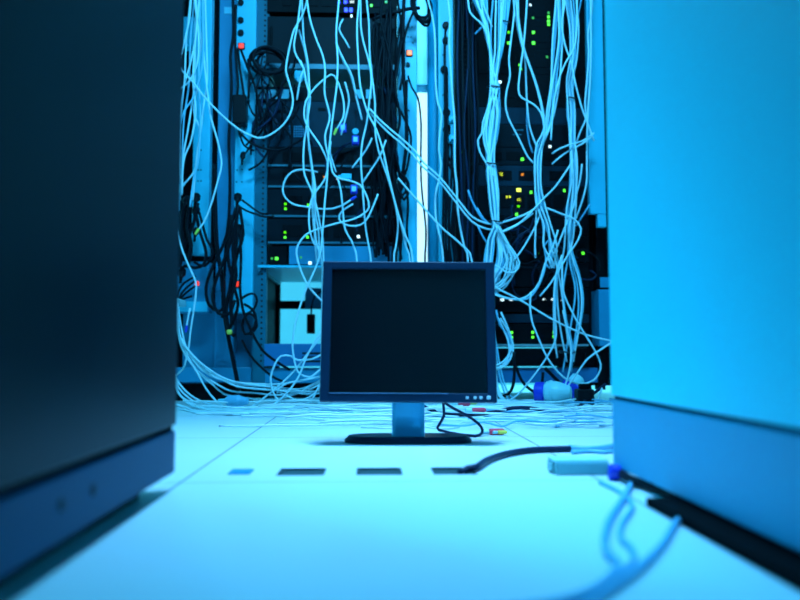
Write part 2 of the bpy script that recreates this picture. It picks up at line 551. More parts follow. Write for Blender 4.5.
def rack(name_label, x0, x1, lpw, rpw, base_mat, kick, post_mat='post'):
    t = thing('server_rack', ((x0 + x1) / 2, RYF + .36, 0), name_label, 'server rack')
    zb = .045
    pl = MB().box(x0, x0 + lpw, RYF, RYF + .05, zb, RTOP).build('post', post_mat, t)
    pr = MB().box(x1 - rpw, x1, RYF, RYF + .05, zb, RTOP).build('post', 'rackblack', t)
    MB().box(x0, x0 + .03, RB - .05, RB, zb, RTOP).build('post', 'rackblack', t)
    MB().box(x1 - .03, x1, RB - .05, RB, zb, RTOP).build('post', 'rackblack', t)
    MB().box(x0 - .0, x0 + .012, RYF + .05, RB - .05, .10, RTOP).build('side_wall', 'rackblack', t)
    MB().box(x1 - .012, x1, RYF + .05, RB - .05, .10, RTOP).build('side_wall', 'rackblack', t)
    MB().box(x0, x1, RYF - .01, RB, RTOP, RTOP + .03, .004).build('top_panel', 'rackblack', t)
    MB().box(x0 + .012, x1 - .012, RYF + .006, RYF + .05, Zp(383), Zp(368), .003).build('base_beam', base_mat, t)
    MB().box(x0 + .012, x1 - .012, RYF + .05, RB - .05, Zp(380), Zp(372)).build('base_tray', 'rackblack', t)
    MB().box(x0 + .03, x1 - .03, RYF + .01, RYF + .03, Zp(-10), RTOP - .002).build('header_panel', 'rackblack', t)
    if kick:
        MB().box(x0, x1, RYF + .03, RYF + .05, .012, Zp(383)).build('kick_plate', 'rackblack', t)
    for xx in (x0 + .05, x1 - .05):
        for yy in (RYF + .07, RB - .07):
            MB().lathe([(0, .025), (.010, .025), (.012, .012), (.105, .012)], (xx, yy, 0), (0, 0, 1), 14).build('levelling_foot', 'rubber', t)
    # rows of square mounting holes down the left post
    h = MB()
    z = .16
    while z < 1.7:
        h.box(x0 + lpw * .60, x0 + lpw * .60 + .008, RYF - .0015, RYF + .003, z, z + .008)
        z += .0222
    h.build('mounting_holes', 'hole', pl)
    return t


rack_l = rack('open rack at the end of the aisle behind the monitor, slate post on its left', xL0, xL1, X(266) - X(253), .02, 'panel', True)
rack_r = rack('dark rack at the end of the aisle next to the white cabinet', xR0, xR1, X(472) - X(456), .03, 'chassis', False, 'rackblack')
bar = at(300, 305, RB - .02)
MB().box(xL0 + .03, xL1 - .03, RB - .03, RB - .01, bar.z - .02, bar.z + .02).build('rear_rail', 'rackblack', rack_l)


def leds(mb_parent, Y, items):
    for (x, y, w, h, m_) in items:
        p = at(x, y, Y - .001)
        s = Y / F
        w, h = w * .88, h * .88
        b = MB().box(p.x - w * s / 2, p.x + w * s / 2, Y - .003, Y + .002, p.z - h * s / 2, p.z + h * s / 2, .0006, seg=1)
        b.build('led', m_, mb_parent, label={'led_green': 'green led', 'led_dim': 'dim green led', 'led_yellow': 'yellow led', 'led_orange': 'orange led', 'led_white': 'white led', 'led_blue': 'blue led'}[m_])


def unit(name, label, cat, y0, y1, x0, x1, m_='device', depth=.55, Y=RYF - .012, lip=None, ledl=(), slots_=0, handles=False, bay=0, group=None, vent=False):
    """a rack mounted box whose front covers photo rows y0..y1"""
    a, b = at(x0, y1, Y), at(x1, y0, Y)
    zc0, zc1 = a.z, b.z
    t = thing(name, ((a.x + b.x) / 2, Y + depth / 2, zc0), label, cat, group)
    g = .0012
    MB().box(a.x + .006, b.x - .006, Y + .012, Y + depth, zc0 + g, zc1 - g, .002).build('chassis', 'rackblack', t)
    fp = MB().box(a.x, b.x, Y, Y + .012, zc0 + g, zc1 - g, .0015).build('front_panel', m_, t)
    if lip:
        MB().box(a.x + .004, b.x - .004, Y - .008, Y - .0002, zc0 + g, zc0 + g + .0085, .001).build('lip', lip, fp)
    if slots_:
        H = zc1 - zc0
        n = slots_
        wdt = (b.x - a.x) * .8 / n
        for i in range(n):
            xx = a.x + (b.x - a.x) * .12 + i * wdt
            MB().box(xx, xx + wdt * .78, Y - .003, Y - .0002, zc0 + H * .28, zc0 + H * .74, .001).build('drive_tray' if not bay else 'port', 'rackblack', fp)
    if vent:
        H = zc1 - zc0
        v = MB()
        nn = 16
        for i in range(nn):
            xx = a.x + (b.x - a.x) * (.3 + .6 * i / nn)
            v.box(xx, xx + .008, Y - .001, Y + .001, zc0 + H * .25, zc0 + H * .75)
        v.build('vent_grille', 'hole', fp)
    if handles:
        for xx in (a.x + .012, b.x - .022):
            MB().box(xx, xx + .010, Y - .018, Y - .0002, zc0 + (zc1 - zc0) * .25, zc0 + (zc1 - zc0) * .75, .002).build('handle', 'rackblack', fp)
    leds(fp, Y, ledl)
    return t


L0, L1 = 267, 395
unit('network_switch', 'black switch with bright blue lights at the top of the open rack', 'network switch', -9, 12, L0, L1, 'rackblack', slots_=8, bay=1,
     ledl=[(339, 3, 4, 3, 'led_blue'), (346, 2, 5, 4, 'led_blue'), (352, 2, 5, 3, 'led_white'), (346, 10, 4, 5, 'led_blue'), (351, 10, 4, 5, 'led_blue'), (351.5, 16, 2, 3, 'led_white'),
           (371.5, 5.5, 3, 3, 'led_green'), (386, 2, 3, 3, 'led_dim')])
unit('rack_server', 'large plain dark server box under the blue lit switch', 'server', 18, 64, L0, L1, 'device', vent=False, handles=True)
# thin steel shelf
t = thing('rack_shelf', ((xL0 + xL1) / 2, RYF + .3, Zp(72)), 'thin steel shelf with pale front edge above the row of white labels', 'shelf')
MB().box(X(L0), X(L1), RYF - .02, RYF + .55, Zp(71.5), Zp(69.5)).build('shelf_board', 'lipdim', t)
MB().box(X(L0), X(L1), RYF - .023, RYF - .02, Zp(72), Zp(67), .001).build('front_lip', 'lipdim', t)
# crumpled white bag on... and patch panel with labels
t = unit('patch_bay', 'dark patch panel with a row of bright white labels', 'patch bay', 88, 101, L0 - 11, L1, 'device', Y=RYF - .014)
for (a_, b_) in ((257, 266), (268.5, 277.5), (279.5, 289), (355, 362), (366, 372)):
    p0, p1 = at(a_, 98.5, RYF - .016), at(b_, 89.5, RYF - .016)
    MB().box(p0.x, p1.x, RYF - .0165, RYF - .0145, p0.z, p1.z).build('paper_label', 'label', t, label='white paper label')
t = unit('rack_server', 'wide grey blue unit below the row of white labels', 'server', 102, 147, L0, L1, 'devblue', handles=True)
p0, p1 = at(289, 137, RYF - .013), at(305, 125, RYF - .013)
vv = MB()
for i in range(7):
    for j in range(5):
        x_, z_ = p0.x + (p1.x - p0.x) * i / 7, p0.z + (p1.z - p0.z) * j / 5
        vv.box(x_, x_ + (p1.x - p0.x) / 10, RYF - .0145, RYF - .0115, z_, z_ + (p1.z - p0.z) / 8)
vv.build('vent_grille', 'panel', t, label='pale blue vent grid')
for (a_, b_, y_) in ((318, 326, 108), (275, 286, 110), (331, 341, 121)):
    p0, p1 = at(a_, y_ + 3, RYF - .013), at(b_, y_, RYF - .013)
    MB().box(p0.x, p1.x, RYF - .0135, RYF - .0115, p0.z, p1.z).build('port', 'rackblack', t)
unit('rack_server', 'slim dark server just under the wide grey blue unit', 'server', 148, 167, L0, L1, 'device', lip='lipdim', slots_=4)
unit('rack_server', 'dark server with one orange and one white light', 'server', 168, 188, L0, L1, 'device', lip='lipdim', slots_=4,
     ledl=[(324, 177, 2.5, 2.5, 'led_orange'), (336.5, 178.5, 3.4, 3.4, 'led_white')])
unit('rack_server', 'dark server with two green lights, higher of two such', 'server', 189, 217.5, L0, L1, 'device', lip='lipdim', slots_=4,
     ledl=[(285.5, 204, 3, 3.2, 'led_green'), (285.5, 208.5, 3, 3, 'led_green'), (308.5, 205, 3, 3, 'led_green')])
unit('rack_server', 'dark server with two green lights, lower of two such', 'server', 219, 244, L0, L1, 'device', lip='lipdim', slots_=4,
     ledl=[(285.0, 232.5, 3, 3.2, 'led_green'), (285.0, 237, 3, 3, 'led_green'), (307.5, 237, 3, 3, 'led_green'), (358.5, 236.5, 3.4, 3.4, 'led_white')])
t = unit('router', 'short black box with two green lights on the sliding tray', 'router', 246, 264.5, 268, 287, 'rackblack', depth=.3, Y=RYF - .01,
         ledl=[(271.8, 258.5, 2.4, 2.4, 'led_dim'), (276.7, 258.5, 3.6, 3.4, 'led_green')])
t = unit('network_switch', 'grey blue box with a white light beside the short black box', 'network switch', 246, 264.5, 289, 394, 'panel', depth=.4, Y=RYF - .01,
         ledl=[(301, 257.5, 2, 2.6, 'led_dim'), (310, 263, 3.4, 3.4, 'led_white')])
# sliding tray seen from below
t = thing('sliding_tray', ((xL0 + xL1) / 2, RYF + .33, Zp(268.5)), 'pale sliding tray under the network boxes, its underside showing', 'shelf')
MB().box(X(L0 - 9), X(L1), RYF - .02, RYF + .66, Zp(268.5), Zp(266.2)).build('tray_board', 'strip', t)
MB().box(X(L0 - 9), X(L0 - 9) + .012, RYF - .02, RYF + .66, Zp(268.5) - .012, Zp(268.5) - .0005).build('slide_rail', 'lipdim', t)
# bottom chassis
t = unit('ups_unit', 'blue battery unit at the bottom of the open rack left of the monitor', 'power supply', 343.5, 366.5, L0 - 3, L1, 'chassis', depth=.6, Y=RYF - .012)
p0, p1 = at(302, 363, RYF - .02), at(392, 351, RYF - .02)
vv = MB()
for i in range(3):
    z0 = p0.z + (p1.z - p0.z) * i / 3
    vv.box(p0.x, p1.x, RYF - .0135, RYF - .0115, z0 + .003, z0 + .011)
vv.build('dark_slots', 'hole', t)
# rear bracket and hanging adapter in the open bay
a, b = at(305, 309, 3.80), at(320, 288, 3.80)
MB().box(a.x, b.x + .02, 3.80, 3.82, a.z, b.z, .002).build('rear_bracket', 'panel', rack_l)
ap = at(311, 324, 3.62)
t = thing('power_adapter', (ap.x, ap.y, ap.z - .05), 'small black adapter hanging in the bright open bay left of the monitor', 'adapter')
MB().box(ap.x - .018, ap.x + .018, 3.60, 3.64, ap.z - .045, ap.z + .045, .004).build('case', 'plastic', t)
MB().tube(spline([Vector((ap.x, 3.62, ap.z + .044)), Vector((ap.x + .004, 3.62, ap.z + .09)), Vector((ap.x + .02, 3.61, ap.z + .13)), Vector((ap.x + .06, 3.60, ap.z + .16))], .01), .004, 8).build('cord', 'black_cable', t, smooth=True)

# ---------------------------------------------------------------- right rack
Q0, Q1 = 474, 589
G = 'led_green'
unit('network_switch', 'black switch with a column of four green lights, top of the dark rack', 'network switch', -6, 26, Q0, Q1, 'rackblack', slots_=6, bay=1,
     ledl=[(530, 5, 3, 3, 'led_white'), (533, 18, 2.5, 2.5, 'led_dim'), (548.5, 13, 2.4, 3, 'led_dim'), (548.5, 17, 2.6, 3, G), (548.5, 21.2, 3.2, 3, G), (548.7, 24.6, 3, 2.6, G)])
unit('network_switch', 'black switch with four green lights in two stacked pairs', 'network switch', 27, 48, Q0, Q1, 'rackblack', slots_=6, bay=1,
     ledl=[(508.5, 32.5, 3, 3, G), (508.5, 43, 3, 3, G), (533.5, 32.5, 3.4, 3.2, G), (533.5, 43, 3.6, 3.4, G)])
unit('network_switch', 'black switch with a bright double green light behind the tied bundle', 'network switch', 49, 74, Q0, Q1, 'rackblack', slots_=6, bay=1,
     ledl=[(547, 57, 2.6, 2.6, 'led_dim'), (520, 65, 3.4, 3.2, G), (520.5, 69, 3, 2.6, G)])
unit('network_switch', 'plain black switch with one pale light near the knot of the bundle', 'network switch', 75, 107, Q0, Q1, 'rackblack', slots_=6, bay=1,
     ledl=[(500, 82, 3.2, 3.4, 'led_white')])
unit('blanking_plate', 'plain slate blanking panel in the middle of the dark rack', 'blanking plate', 108, 124, Q0, Q1, 'devblue')
t = unit('rack_server', 'dark server with faint grey lettering strips', 'server', 125, 147, Q0, Q1, 'device', ledl=[(550, 150.5 - 4, 3, 3, 'led_white')])
for (x_, y_, w_) in ((519, 130, 9), (517, 134.5, 9)):
    p = at(x_, y_, RYF - .013)
    MB().box(p.x - w_ * .002, p.x + w_ * .002, RYF - .0135, RYF - .0115, p.z - .0022, p.z + .0022).build('marking_strip', 'lipdim', t, label='grey marking strip')
unit('rack_server', 'dark server with one green light beside the bundle', 'server', 148, 165, Q0, Q1, 'device', slots_=5, ledl=[(522.3, 159.3, 3.6, 3.4, G), (439 + 24, 147 + 5, 2.4, 2.4, 'led_dim')])
unit('rack_server', 'dark server with a large yellow and a small orange light', 'server', 166, 186, Q0, Q1, 'devblue', slots_=3,
     ledl=[(501.3, 174.2, 4, 4.6, 'led_yellow'), (522.3, 174.6, 3.2, 3, 'led_orange')])
unit('disk_array', 'disk array with a cluster of yellow and green lights', 'disk array', 187, 216, Q0, Q1, 'device', slots_=7,
     ledl=[(518.7, 190, 5, 4, 'led_yellow'), (506.8, 197, 2.6, 3, 'led_yellow'), (509.8, 197, 2.6, 3, 'led_yellow'), (518.9, 199.8, 4.6, 4, 'led_yellow'), (518.5, 206.4, 3.4, 3, G),
           (531, 192.3, 2.6, 3.4, G), (516.6, 219 - 4.5, 3, 3.4, G), (564.3, 190.6, 2.4, 3.4, G)])
unit('rack_server', 'black server behind the tangle with two small green lights', 'server', 236, 262, Q0, Q1, 'rackblack', slots_=5,
     ledl=[(539.3, 253.3, 2.4, 2.4, 'led_dim'), (583, 253.2, 3, 3, G), (505, 248, 2.4, 2.6, 'led_dim')])
unit('blanking_plate', 'black filler plate added to darken the bay behind the level cables of the tied bundle', 'blanking plate', 217, 235, Q0, Q1, 'rackblack')  # black front added so the bright wall does not show through the bay
unit('blanking_plate', 'black filler plate added to darken the bay just above the row of white lights', 'blanking plate', 263, 287, Q0, Q1, 'rackblack')  # another added black front that keeps the open bay dark
MB().box(X(589.5), X(625), RYF + .051, RYF + .07, .06, RTOP).build('dark_filler', 'rackblack', rack_r)  # black sheet added to hide the bright wall right of the rack
unit('rack_server', 'black server with a row of five white lights', 'server', 288, 312, Q0, Q1, 'rackblack', slots_=5,
     ledl=[(502, 299.8, 4.6, 3, 'led_white'), (511, 299.6, 5, 3.2, 'led_white'), (544.3, 299.4, 3.4, 2.4, 'led_white'), (552.6, 299.5, 3.8, 3, 'led_white'), (562.4, 299.3, 3.8, 3, 'led_white')])
unit('blanking_plate', 'dull slate blanking panel above the green lit server', 'blanking plate', 314, 323, Q0, Q1, 'devblue')
unit('rack_server', 'black server with three pairs of green lights and a silver lower lip', 'server', 324, 346.5, Q0, Q1, 'rackblack', lip='silver',
     ledl=[(511.7, 332.5, 2.8, 3, G), (511.7, 337.2, 2.8, 2.6, G), (532.8, 332.3, 2.8, 3, G), (532.8, 337.2, 2.8, 2.6, G), (554, 332.3, 2.8, 3, G), (553.8, 336.6, 2.8, 2.6, G)])
unit('rack_server', 'plain black server below the silver lip', 'server', 348, 366.5, Q0, Q1, 'rackblack', handles=True)

# ---------------------------------------------------------------- power strips, trunking and posts between the racks
def strip(label, x0, x1, y1, Y, m_='strip', depth=.05, sockets=(), switches=(), dots=(), top=RTOP, y0=None, labels=(), w_r=.0125):
    a = at(x0, y1, Y)
    b = at(x1, y1, Y)
    t = thing('power_strip', ((a.x + b.x) / 2, Y + depth / 2, a.z), label, 'power strip')
    body = MB().box(a.x, b.x, Y, Y + depth, a.z, top, .003).build('body', m_, t)
    for (x, y) in sockets:
        p = at(x, y, Y)
        MB().lathe([(0, w_r * .9), (.004, w_r), (.009, w_r), (.010, w_r * .8)], (p.x, Y + .001, p.z), (0, -1, 0), 18).build('socket', 'plastic', t)
    for (x, y, m2) in switches:
        p = at(x, y, Y)
        fr = MB().box(p.x - .0145, p.x + .0145, Y - .005, Y + .001, p.z - .0145, p.z + .0145, .002).build('switch_frame', 'plastic', t)
        MB().box(p.x - .0105, p.x + .0105, Y - .010, Y - .0045, p.z - .0105, p.z + .0105, .002).build('rocker_switch', m2, fr, label='lit rocker switch')
    if dots:
        d = MB()
        for (x, y) in dots:
            p = at(x, y, Y)
            d.lathe([(0, .0032), (.0012, .0032)], (p.x, Y + .0004, p.z), (0, -1, 0), 10)
        d.build('screw_holes', 'hole', t)
    for (xa, ya, xb, yb) in labels:
        p0, p1 = at(xa, yb, Y), at(xb, ya, Y)
        MB().box(p0.x, p1.x, Y - .0014, Y + .0002, p0.z, p1.z).build('paper_label', 'label', t, label='white paper label')
    return t


strip('pale power strip at the far left edge of the racks, behind the left cable bundle', 191, 208, 255, 3.19, dots=[(198, 170), (201, 170), (198, 181), (201, 181), (201, 150), (201, 122)])
t = thing('cable_trunking', (X(221), 3.30, 0), 'tall grey blue trunking column between the two left power strips', 'trunking')
MB().box(X(212), X(231.5), 3.26, 3.34, Zp(368, 3.26), RTOP, .004).build('column', 'panel', t)
MB().box(X(175), X(252), 3.345, 3.37, .02, Zp(308, 3.34), .003).build('lower_panel', 'panel', t)
MB().box(X(150), X(252), 3.22, 3.25, Zp(382), Zp(367.5), .003).build('base_beam', 'panel', t)
MB().box(X(140), X(211), 3.375, 3.395, .02, RTOP).build('dark_backing', 'rackblack', t)  # black sheet added as a dark backing behind the left cables
MB().box(X(150), X(252), 3.255, 3.34, 0, Zp(384), .002).build('plinth', 'rackblack', t)
p0, p1 = at(224, 13.5, 3.255), at(238, 7, 3.255)
MB().box(p0.x, X(231.5) - .002, 3.257, 3.2595, p0.z, p1.z).build('paper_label', 'label', t, label='white paper label')
strip('pale power strip with a red switch near the top, left of the slate post', 232.5, 252.5, 313, 3.18,
      sockets=[(241, 3), (241, 20.5), (241, 33)], switches=[(241.5, 46.5, 'switch_red'), (237.5, 284, 'switch_red')],
      dots=[(237, 170), (242, 169.5), (236.5, 182), (242, 182), (238, 120), (244, 128)])
a = at(172, 312, 3.25)
t = thing('junction_box', (X(184), 3.2, Zp(50)), 'square pale box high on the left behind the cable bundle', 'junction box')
MB().box(X(178), X(190.5), 3.19, 3.25, Zp(50), Zp(21), .003).build('case', 'strip', t)
MB().box(X(179), X(189.5), 3.186, 3.19, Zp(48.5), Zp(23), .001).build('cover', 'strip', t)
t = thing('breaker_box', (X(188), 3.24, Zp(313)), 'pale breaker box low on the left with a small red light', 'breaker box')
bx = MB().box(X(174), X(208), 3.21, 3.30, Zp(313), Zp(262), .004).build('case', 'panel', t)
MB().box(X(174), X(207), 3.204, 3.21, Zp(312), Zp(302), .001).build('lower_lip', 'strip', t)
p = at(197, 283.5, 3.205)
MB().box(p.x - .008, p.x + .008, 3.198, 3.21, p.z - .009, p.z + .009, .002).build('red_light', 'switch_red', t, label='small red light')

strip('pale power strip with an orange switch, left of the glowing tube', 397.5, 417.5, 262 + 90, 3.19,
      sockets=[(408, 65)], switches=[(409.3, 53.5, 'switch_orange')], dots=[(409, 27), (412, 27), (408, 37), (411, 37), (413, 43), (405, 43), (408, 110), (409, 111)], w_r=.009)
# lit tube fixture in the gap between the racks
t = thing('light_fixture', (X(424), 3.42, 0.02), 'glowing vertical light tube in the gap between the two racks', 'light')
yy = 3.40
a, b = at(416, 300, yy), at(432, 300, yy)
MB().box(a.x - .02, b.x + .04, yy + .03, yy + .05, .02, RTOP, .002).build('backing', 'strip', t)
c0, c1 = at(416.8, 300, yy).x, at(429.5, 300, yy).x
zs = at(424, 88.5, yy).z
MB().box(c0, c1, yy, yy + .028, .06, zs - .018, .006).build('tube', 'tube_bright', t, label='brighter lower tube')
MB().box(c0, c1, yy, yy + .028, zs + .018, RTOP - .02, .006).build('tube', 'tube_dim', t, label='dimmer upper tube')
MB().box(c0 - .006, c1 + .006, yy - .004, yy + .03, zs - .017, zs + .017, .002).build('joint_cap', 'strip', t)
# smooth rounded post
t = thing('round_post', (X(433.5), 3.3, 0), 'smooth pale rounded post right of the glowing tube', 'post')
MB().lathe([(0, .031), (RTOP, .031)], (X(437), 3.30, 0), (0, 0, 1), 28).build('shaft', 'pale_post', t, smooth=True)
MB().lathe([(0, .05), (.012, .05), (.014, .036), (.02, .036)], (X(437), 3.30, 0.0), (0, 0, 1), 28).build('base_flange', 'strip', t)
strip('pale power strip with a row of black plugs, right of the rounded post', 439, 454.5, 258 + 90, 3.17, sockets=[(446, 26), (446, 41), (444, 70), (446.5, 113), (446.5, 130), (446.5, 160)], dots=[(443, 55), (443, 95)], w_r=.016)
# pale cover panel and blue box at the right end of the dark rack
t = thing('cable_cover', (X(597), 3.12, Zp(224)), 'long pale cover panel at the right end of the dark rack, by the white cabinet', 'cover panel')
MB().box(X(590.5, 3.1), X(607, 3.1), 3.09, 3.12, Zp(213, 3.1), RTOP, .003).build('panel', 'strip', t)
MB().box(X(598.5, 3.1), X(607, 3.1), 3.09, 3.12, Zp(226, 3.1), Zp(213, 3.1) - .001, .002).build('lower_tongue', 'strip', t)
MB().box(X(593, 3.12), X(606, 3.12), 3.121, 3.198, Zp(80), Zp(70), .002).build('bracket', 'rackblack', t)
t = thing('blanking_plate', (X(600), 3.16, Zp(346)), 'grey blue blanking box low beside the white cabinet edge', 'blanking plate')
MB().box(X(594.5), X(612), 3.14, 3.25, Zp(346), Zp(290), .003).build('case', 'panel', t)
MB().box(X(596), X(611), 3.136, 3.14, Zp(288), Zp(278), .001).build('flap', 'panel', t)

# ================================================================ cables
R_W = .0036
rnd = random.Random(11)


def parse(s, Y, r):
    P = []
    for w in s.split():
        q = [float(v) for v in w.split(',')]
        yy = q[2] if len(q) > 2 else Y
        p = at(q[0], q[1], yy)
        if p.z < r:
            p = ground(q[0], q[1], r)
        P.append(p)
    return P


def cab(label, s, Y=3.0, m='white_cable', r=R_W, top=False, down=False, group=None, name='patch_cable', plug=None, jit=0.0, sides=7, dy=0.0):
    """a cable traced through photo points that hang in the plane y = Y (it lies on the floor where it reaches it)"""
    P = parse(s, Y, r)
    if jit:
        P = [p + Vector((rnd.gauss(0, jit), rnd.gauss(0, jit), 0)) for p in P]
    if top:                      # comes down from the overhead tray
        a = P[0]
        d = (P[0] - P[1])
        k = min(.25, max(-.25, d.x / max(.02, d.z))) * .3
        P = [Vector((a.x + k * 1.2, a.y + .02, 2.02)), Vector((a.x + k * .6, a.y + .008, a.z + .22))] + P
    if down:                     # goes on to the floor behind the monitor
        a = P[-1]
        dx = rnd.uniform(-.06, .06)
        P += [Vector((a.x + dx * .4, a.y, a.z * .55)), Vector((a.x + dx, a.y - .02, .06)), Vector((a.x + dx * 1.8, a.y - .10, r)), Vector((a.x + dx * 1.8 + rnd.uniform(-.15, .15), a.y - .18, r))]
    for p in P:
        p.z = max(p.z, r)
    pts = spline(P)
    for p in pts:
        p.z = max(p.z, r * .98)
    mb = MB().tube(pts, r, sides)
    if plug is None:
        o = mb.build(name, m, None, smooth=True)
        return tag(o, label, 'cable', group)
    e = pts[-1]
    t = thing(name, e, label, 'cable', group)
    mb.build('sheath', m, t, smooth=True)
    d = (pts[-1] - pts[-4]).normalized()
    MB().lathe([(-.006, r * 1.05), (-.004, r * 1.4), (.010, r * 1.6), (.012, r * 1.25), (.020, r * 1.25)], e, d, 8).build('plug', plug, t, label={'green_plug': 'yellow green plug', 'red_plug': 'red plug', 'blue_plug': 'blue plug', 'yellow_plug': 'yellow plug', 'pale_plug': 'pale plug'}[plug])
    return t


# ---- left bundle
cab('long white cable sagging deeply from the left bundle over to the central bundle',
    '191,0 189,21 182,51 179,66 192,81 208,101 233,125 252,136 264,137.5 280,128 289.6,115 293,100 289,82 286,71 288,55 294,30 301,18 307,0 310,-30', 2.96)
cab('white cable down the left edge that passes right in front of a small red light',
    '195,0 197,15 195,40 190,65 185,82 180,110 177,146 176,190 175.5,222 181,246 188,264 195.5,281 196,292 194,309 191,328 189,345 186,360 183,369 174,377', 2.98, top=True)
cab('white cable in the left bundle that kinks left to the pale plugs',
    '196,0 201,41 199,60 198.5,82 194,105 195,118 199.5,127 199,146 197,164 192,175 184,184', 3.02, top=True, plug='pale_plug')
cab('white cable bowing right across the grey blue trunking, with a yellow green plug',
    '203,0 203,41 205.5,75 208.5,101 211,118 218,142.5 221.5,164 218,180 211,205 204,222 198,230', 2.99, top=True, plug='green_plug')
gl = 'white patch cables of the left bundle'
ll = 'white patch cable in the loose bundle at the left edge of the racks'
for s in ('190,0 187,40 184,80 181,120 179,160 179,200', '193,0 191,40 189,82 184,120 182,150 180.5,184', '197,0 196,40 195,82 187,125 183,155 180,190',
          '200,0 199,50 198,82 200,112 199.5,140 197,164 193,178 190,207', '202,0 203,50 200,76 192,100 184,112 177,135', '194,0 198,30 197,60 190,80 183,86 176,92', '199,0 195,45 193,82 195,110 191,140 184,160 181,195',
          '205,0 206,50 207,82 204,105 200,130 196,160 193,200'):
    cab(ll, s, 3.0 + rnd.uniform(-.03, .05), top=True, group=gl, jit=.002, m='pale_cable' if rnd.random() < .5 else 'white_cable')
# vertical white plugs at the end of that bundle
for i, (x, y) in enumerate(((179, 186), (181.5, 182), (178, 199))):
    p = at(x, y, 3.0)
    t = thing('cable_plug', (p.x, p.y, p.z - .05), 'clear white network plug in the cluster at the end of the left bundle', 'plug', 'white plugs at the left edge')
    MB().box(p.x - .006, p.x + .006, 2.994, 3.006, p.z - .045, p.z + .012, .002).build('body', 'label', t)
    MB().box(p.x - .004, p.x + .004, 2.990, 2.994, p.z - .03, p.z + .0, .001).build('clip', 'pale_plug', t)

# ---- fan of short cables and the sweep to the floor on the left
lf = 'white cable of the sweep curving from the left edge to behind the monitor'
for s in ('175,303 178,325 183,343 197.5,360 213,372 228,380 247,384 272,387 300,389 319,381 335,372',
          '176,303 179,330 184,346 196,361 209,375 222,380 242,384.5 262,386 285,389 310,392 330,388',
          '177,304 178,332 186,350 203,370 219,378 236,386 260,389 285,391 308,394 330,392',
          '178,304 180,334 190,358 200,375 211,384 225,394 247,398 266,399.5 290,396 312,386 330,376',
          '176,304 177,330 184,352 199,371 214,383 232,391 255,393 280,395 305,391 325,381',
          '178,303 181,328 188,350 201,366 216,376 236,382 258,384 280,384 302,380.5 322,376'):
    cab(lf, s, 2.92 + rnd.uniform(-.03, .03), group='white cables sweeping right at lower left', jit=.003)
cab('white cable that leaves the left sweep steeply and reaches the floor first',
    '183,345 190,361 197.5,373 206,388.5 216,401 229,409 250,411 275,410', 2.9)
for s in ('173,374 178,387 188,398 202,405 225,409 252,411 290,408 325,405', '173,377 177,390 186,401 200,408 224,410.5 260,411 300,410 340,411',
          '173,379 179,393 190,402 204,408 228,411 262,413 300,412 345,415', '173,371 179,383 190,395 205,403 230,408 262,409.5 300,407 340,406', '173,382 180,396 192,404 208,410 235,413 275,412.5 310,413.5'):
    cab('white cable of the lower sweep that meets the floor beside the black cabinet', s, 2.84 + rnd.uniform(-.02, .02), group='white cables sweeping along the floor at left', jit=.002)
for s in ('172,403 184,406.5 196,411 225,413 270,412', '172,406 183,409.5 200,413 240,415'):
    cab('white cable lying flat on the floor beside the far corner of the black cabinet', s, 2.7, group='flat cables by the black cabinet')
# fan of thin cords at the breaker box
for i, s in enumerate(('196,276 184,283 178,292 176,302', '196,280 186,288 180,296 177,304', '195,286 187,292 181,298 178,305', '192,296 186,298 181,300 178,304')):
    cab('thin black cord fanning out from the pale breaker box', s, 3.1, 'black_cable', .0045, group='thin cords at the breaker box', name='power_cable')
p = at(178, 303, 3.06)
t = thing('cable_clamp', (p.x, p.y, p.z - .02), 'pale clamp gathering the white cables low at the left edge', 'clamp')
MB().box(p.x - .02, p.x + .025, 2.96, 3.09, p.z - .014, p.z + .012, .004).build('jaw', 'pale_plug', t)
MB().lathe([(0, .006), (.006, .006)], (p.x, 2.958, p.z), (0, -1, 0), 10).build('screw', 'plastic', t)
cab('white cable dropping beside the breaker box and ending in a blue plug', '190,308 188,318 187,324 186.5,327', 2.97, plug='blue_plug')

# ---- central bundle, traced one by one
cab('white cable running from top to floor left of the monitor, nearest of the central bundle',
    '339,0 336.5,27 336.5,41 337.7,60 337,82 335,100 331.5,127 328,160 327,180 325,200 323,226 320.5,252 315,269 307,287 301,303 295,325 292.7,342 293,352.5 296,367.5 300,374 309,377 315,374 324,366', 2.86, top=True)
cab('white cable crossing the lower left in a straight slant to the floor', '326,322 316,340 306,357.5 300,374 292.5,386 284,396 269,407.5 254,414', 2.84)
cab('white cable slanting to the floor just above the straight slanting one', '326,330 305,357 294,371 281,384 269,394 257.5,402.5 248,409', 2.88)
cab('white cable making a full round loop beside the lower left corner of the monitor',
    '330,350 312,359 297.5,360 291,356 281,356 275,364 270.6,377.5 272.5,391 279,401 287.5,407 297.5,408 306,405 314,396 319,386 326,374', 2.87)
cab('white cable curving under the round loop and back up behind the monitor edge', '268,384 275,389 285,395 297.5,400 309,397.5 319,389 328,378', 2.9)
cab('white cable rising from the sweep in a flat arch to the monitor edge', '277,393 281,387 287.5,383 300,380.6 319,377 332,374', 2.88)
cab('white cable of the central bundle that bulges left just above the steel shelf',
    '300.6,0 299,14 297,27.5 294,45 296.5,56 304,69 306,82 309.5,94 310,101 307,123 304,144 303.4,164 305,176 313,194 317,209 320,224 322.6,238 323.5,260', 2.95, top=True, down=True)
cab('white cable of the central bundle twisted with the bulging one',
    '302,0 302.7,20 304,41 307.5,60 309.3,85 309.5,93 307.5,109 307,127 309,144 312,166 314,185 314,209 315,230 317,246 322,264', 2.98, top=True, down=True)
